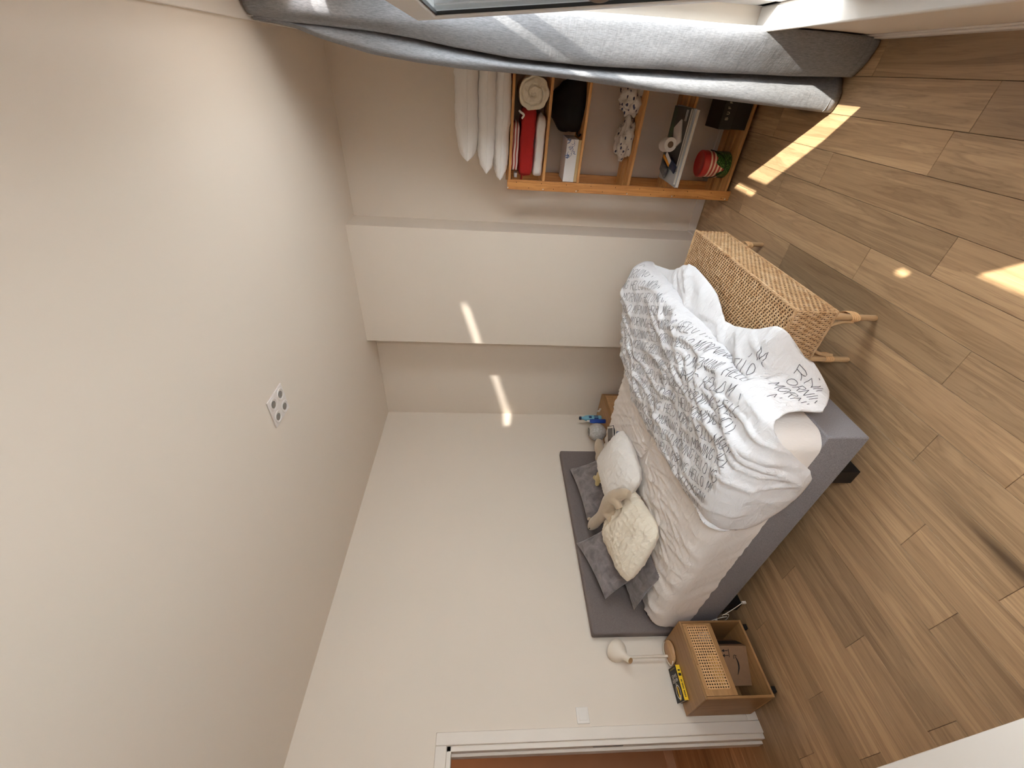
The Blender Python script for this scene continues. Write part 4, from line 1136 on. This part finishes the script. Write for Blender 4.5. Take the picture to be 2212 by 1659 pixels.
solo('card', B().box(-0.075, 0.075, -0.010, 0.010, 0, 0.003, T(-0.47, 3.295, ZT+0.027) @ Rz(74)), plain('orange_card', (226, 150, 40), 0.6), 'narrow orange card among the pouches on the book stack', 'card', smooth=False)
solo('card', B().box(-0.06, 0.06, -0.014, 0.014, 0, 0.003, T(-0.45, 3.265, ZT+0.0275) @ Rz(70)), plain('white_card2', (224, 222, 220), 0.6), 'narrow white card beside the orange card on the book stack', 'card', smooth=False)
# bottom shelf: melon tin and black box
SH6 = SZ[5]+0.001
tin = thing('storage_tin', 'round watermelon-patterned tin with red lid on the bottom shelf', 'tin', (-0.49, 3.385, SH6))
def melon():
    k = NT('melon_print'); tc = k.n('ShaderNodeTexCoord'); sp = k.n('ShaderNodeSeparateXYZ'); k.l(tc.outputs['Object'], sp.inputs[0])
    st_ = k.ramp(k.math('PINGPONG', k.math('MULTIPLY', sp.outputs['Z'], 36.0), 0.5), [(0.24, lin((186, 70, 66))), (0.28, lin((236, 208, 184)))])
    g = k.noise(k.coords('Object', (1, 1, 1.4)), 17, 2)
    ln_ = k.ramp(k.math('PINGPONG', k.math('MULTIPLY', g, 9.0), 0.5), [(0.05, lin((120, 150, 84))), (0.09, lin((52, 110, 48))), (0.4, lin((24, 68, 28)))])
    lvl = k.math('ADD', k.math('MULTIPLY', sp.outputs['Z'], -1.0), k.math('ADD', k.math('MULTIPLY', k.noise(k.coords('Object', (1, 1, 0.2)), 14, 1), 0.22), 0.0))
    k.col(k.mix(k.math('GREATER_THAN', lvl, 0.022), st_, ln_)); k.rough(0.35); return k.m
TR = 0.088
obj('body', B().lathe([(0.0, 0.0), (TR-0.004, 0.0), (TR, 0.005), (TR, 0.170), (TR-0.003, 0.172), (0.0, 0.172)], 48, T(-0.49, 3.385, SH6)), melon(), tin, ang=50)
M_LID = plain('red_lid', (196, 60, 58), 0.35, 0.05)
obj('lid', B().lathe([(0.0, 0.166), (TR+0.002, 0.166), (TR+0.003, 0.170), (TR+0.002, 0.186), (TR+0.003, 0.190), (TR+0.002, 0.205), (TR-0.006, 0.209), (TR-0.012, 0.205), (0.0, 0.204)], 48, T(-0.49, 3.385, SH6)), M_LID, tin, ang=40)
obj('handle', B().tube([V((-0.49+(TR+0.004)*math.cos(a), 3.385-(TR+0.006)*abs(math.sin(a)), SH6+0.150-0.105*abs(math.sin(a)))) for a in [math.pi*k/24 for k in range(25)]], 0.003, 8), plain('dark_green_wire', (30, 50, 26), 0.4), tin)
bx = thing('black_box', 'black lidded box with small pale lettering on the bottom shelf', 'box', (-0.12, 3.38, SH6))
obj('carton', B().box(-0.255, 0.06, 3.285, 3.50, SH6, SH6+0.108), plain('black_card', (16, 15, 14), 0.55), bx, bevel=0.002)
obj('lid', B().box(-0.258, 0.063, 3.282, 3.503, SH6+0.1082, SH6+0.196), plain('black_card2', (19, 17, 16), 0.5), bx, bevel=0.002)
lt = B(); flat_text(lt, 'BUFFALO', T(-0.098, 3.2812, SH6+0.150) @ Rx(90), 0.018, 0.014, 0.0200, 0.0028)
obj('lettering', lt, plain('pale_print', (190, 176, 150), 0.6), bx, smooth=False, label='pale widely spaced letters')

# ------------------------------------------------------------------ curtain and rail
cur = thing('curtain', 'thick grey floor-length curtain drawn to the corner beside the window', 'curtain', (0.06, 2.6, 0))
f1 = [(0.0,0.063),(0.346,0.049),(0.83,0.039),(1.067,0.036),(1.393,0.030),(1.76,0.040),(2.027,0.062),(2.2,0.081),(2.41,0.096),(2.64,0.105),(2.94,0.109)]
f2 = [(0.0,-0.096),(0.224,-0.087),(0.494,-0.075),(0.757,-0.064),(1.014,-0.054),(1.267,-0.039),(1.513,-0.028),(1.753,-0.023),(1.989,-0.020),(2.22,-0.009),(2.444,0.013),(2.658,0.053),(2.78,0.088),(2.86,0.100),(2.94,0.104)]
def interp(tab, z):
    if z <= tab[0][0]: return tab[0][1]
    for i in range(len(tab)-1):
        if z <= tab[i+1][0]:
            t = (z-tab[i][0])/(tab[i+1][0]-tab[i][0]); return tab[i][1]+(tab[i+1][1]-tab[i][1])*t
    return tab[-1][1]
def section(z):
    a, b_ = interp(f1, z), interp(f2, z)
    k = 1 - sstep(1.6, 2.9, z)*0.75
    y0 = 2.53
    yw = y0 - (0.085+0.035*sstep(0.0, 0.25, z)*sstep(2.1, 1.6, z))*(0.35+0.65*k)
    pts = [(0.214, y0+0.17), (0.212, yw+0.05), (0.206, yw), (0.140, yw*0.55+(y0-0.06)*0.45), (a+0.012, y0-0.026*k), (a, y0+0.01), (a+0.018, y0+0.07*k+0.02),
           (a+0.014, y0+0.09*k+0.02), (a-0.004, y0+0.055*k+0.01), (b_+(a-b_)*0.55, y0+0.016), (b_+0.016, y0+0.022), (b_+0.001, y0+0.060), (b_+0.006, y0+0.13), (b_+0.03, y0+0.20), (b_+0.07, y0+0.23)]
    return spline([(x, y, z) for x, y in pts], 7)
NZ_ = 110
secs = [section(0.008 + (2.938-0.008)*j/(NZ_-1)) for j in range(NZ_)]
nS = len(secs[0])
def curt(u, v):
    i = int(round(u*(nS-1))); j = int(round(v*(NZ_-1))); p = secs[j][i].copy()
    p.y += 0.005*nz(p.x*12, i*0.05, p.z*2.2) + 0.0022*max(0, 1-abs(nz(i*0.10, p.z*7, 4))*3)
    p.x += 0.003*nz(i*0.1, p.z*3, 8)
    if p.z > 2.80: p.y += 0.004*math.sin(i*0.9)*sstep(2.78, 2.93, p.z)
    p.x = min(p.x, 0.214); return p
co_ = obj('panel', B().grid(curt, nS, NZ_), M_CURT, cur, ang=180)
md = co_.modifiers.new('thick', 'SOLIDIFY'); md.thickness = 0.004; md.offset = 0
hm = obj('hem', B().tube([V((p.x, p.y-0.0015, 0.055)) for p in section(0.055)], 0.0016, 5), M_CURT, cur)
hb_ = B()
for k in range(5):
    hb_.tube(spline([(0.115+0.012*k, 2.52+0.04*k, 2.925), (0.115+0.012*k, 2.52+0.04*k, 2.944), (0.117+0.012*k, 2.53+0.04*k, 2.955)], 4), 0.002, 6)
obj('glider_hooks', hb_, M_TRIM, cur, kind='stuff')
solo('curtain_rail', B().box(0.10, 0.165, -2.2, 3.55, 2.952, 2.9725), M_TRIM, 'white ceiling curtain rail along the window wall', 'curtain rail', bevel=0.003)

# ------------------------------------------------------------------ ceiling spotlight, switch, cabinet
cl = thing('ceiling_spotlight', 'square four-bulb recessed spotlight on the ceiling above the bed', 'ceiling light', (-1.53, 1.727, 2.955))
M_ALU = plain('pale_aluminium', (222, 214, 208), 0.35, 0.04, 60, metal=0.0)
pl = B()
lc = [(-1.53+dx_*0.043, 1.727+dy_*0.043) for dx_ in (-1, 1) for dy_ in (-1, 1)]
obj('plate', B().box(-1.617, -1.443, 1.640, 1.814, 2.9655, 2.9725), M_ALU, cl, bevel=0.002)
for (lx, ly) in lc:
    rgm = T(lx, ly, 2.9655) @ Rx(180)
    sp_ = obj('spot_ring', B().lathe([(0.028, -0.001), (0.034, -0.001), (0.036, 0.002), (0.034, 0.005), (0.029, 0.005), (0.028, 0.001)], 32, rgm), M_ALU, cl, ang=50)
    obj('reflector', B().lathe([(0.0, 0.0003), (0.028, 0.0003)], 28, rgm), plain('dark_reflector', (58, 54, 50), 0.25, metal=0.7), sp_, smooth=False)
    obj('bulb', B().lathe([(0.020, 0.0005), (0.0205, 0.003), (0.014, 0.006), (0.0, 0.0075)], 24, rgm), plain('bulb_glass', (150, 146, 140), 0.1, metal=0.5), sp_, ang=60)
sw = thing('light_switch', 'white square rocker light switch on the wall beside the door', 'switch', (XH, 0.73, 1.13))
obj('plate', B().box(XH, XH+0.009, 0.686, 0.773, 1.124, 1.206), M_TRIM, sw, bevel=0.006, seg=3)
obj('rocker', B().box(XH+0.009, XH+0.0125, 0.702, 0.757, 1.138, 1.192), M_TRIM, sw, bevel=0.002)
cab = thing('cabinet', 'white flat-topped cabinet cut off by the lower corner of the picture', 'cabinet', (-1.2, -0.05, 0))
obj('top', B().box(-2.0, -0.50, -0.30, 0.186, 0.725, 0.75), M_TRIM, cab, bevel=0.002)
obj('body', B().box(-1.98, -0.52, -0.29, 0.150, 0.06, 0.725), M_TRIM, cab, smooth=False)
for k in range(3):
    dd = obj('drawer', B().box(-1.975+k*0.486, -1.975+k*0.486+0.48, 0.150, 0.168, 0.08, 0.715), M_TRIM, cab, bevel=0.002)
    obj('knob', B().lathe([(0.0, 0.0), (0.006, 0.0), (0.006, 0.012), (0.014, 0.018), (0.012, 0.026), (0.0, 0.027)], 16, T(-1.975+k*0.486+0.24, 0.168, 0.6) @ Rx(-90)), M_ALU, dd)
obj('plinth', B().box(-1.95, -0.55, -0.27, 0.12, 0, 0.06), M_TRIM, cab, smooth=False)
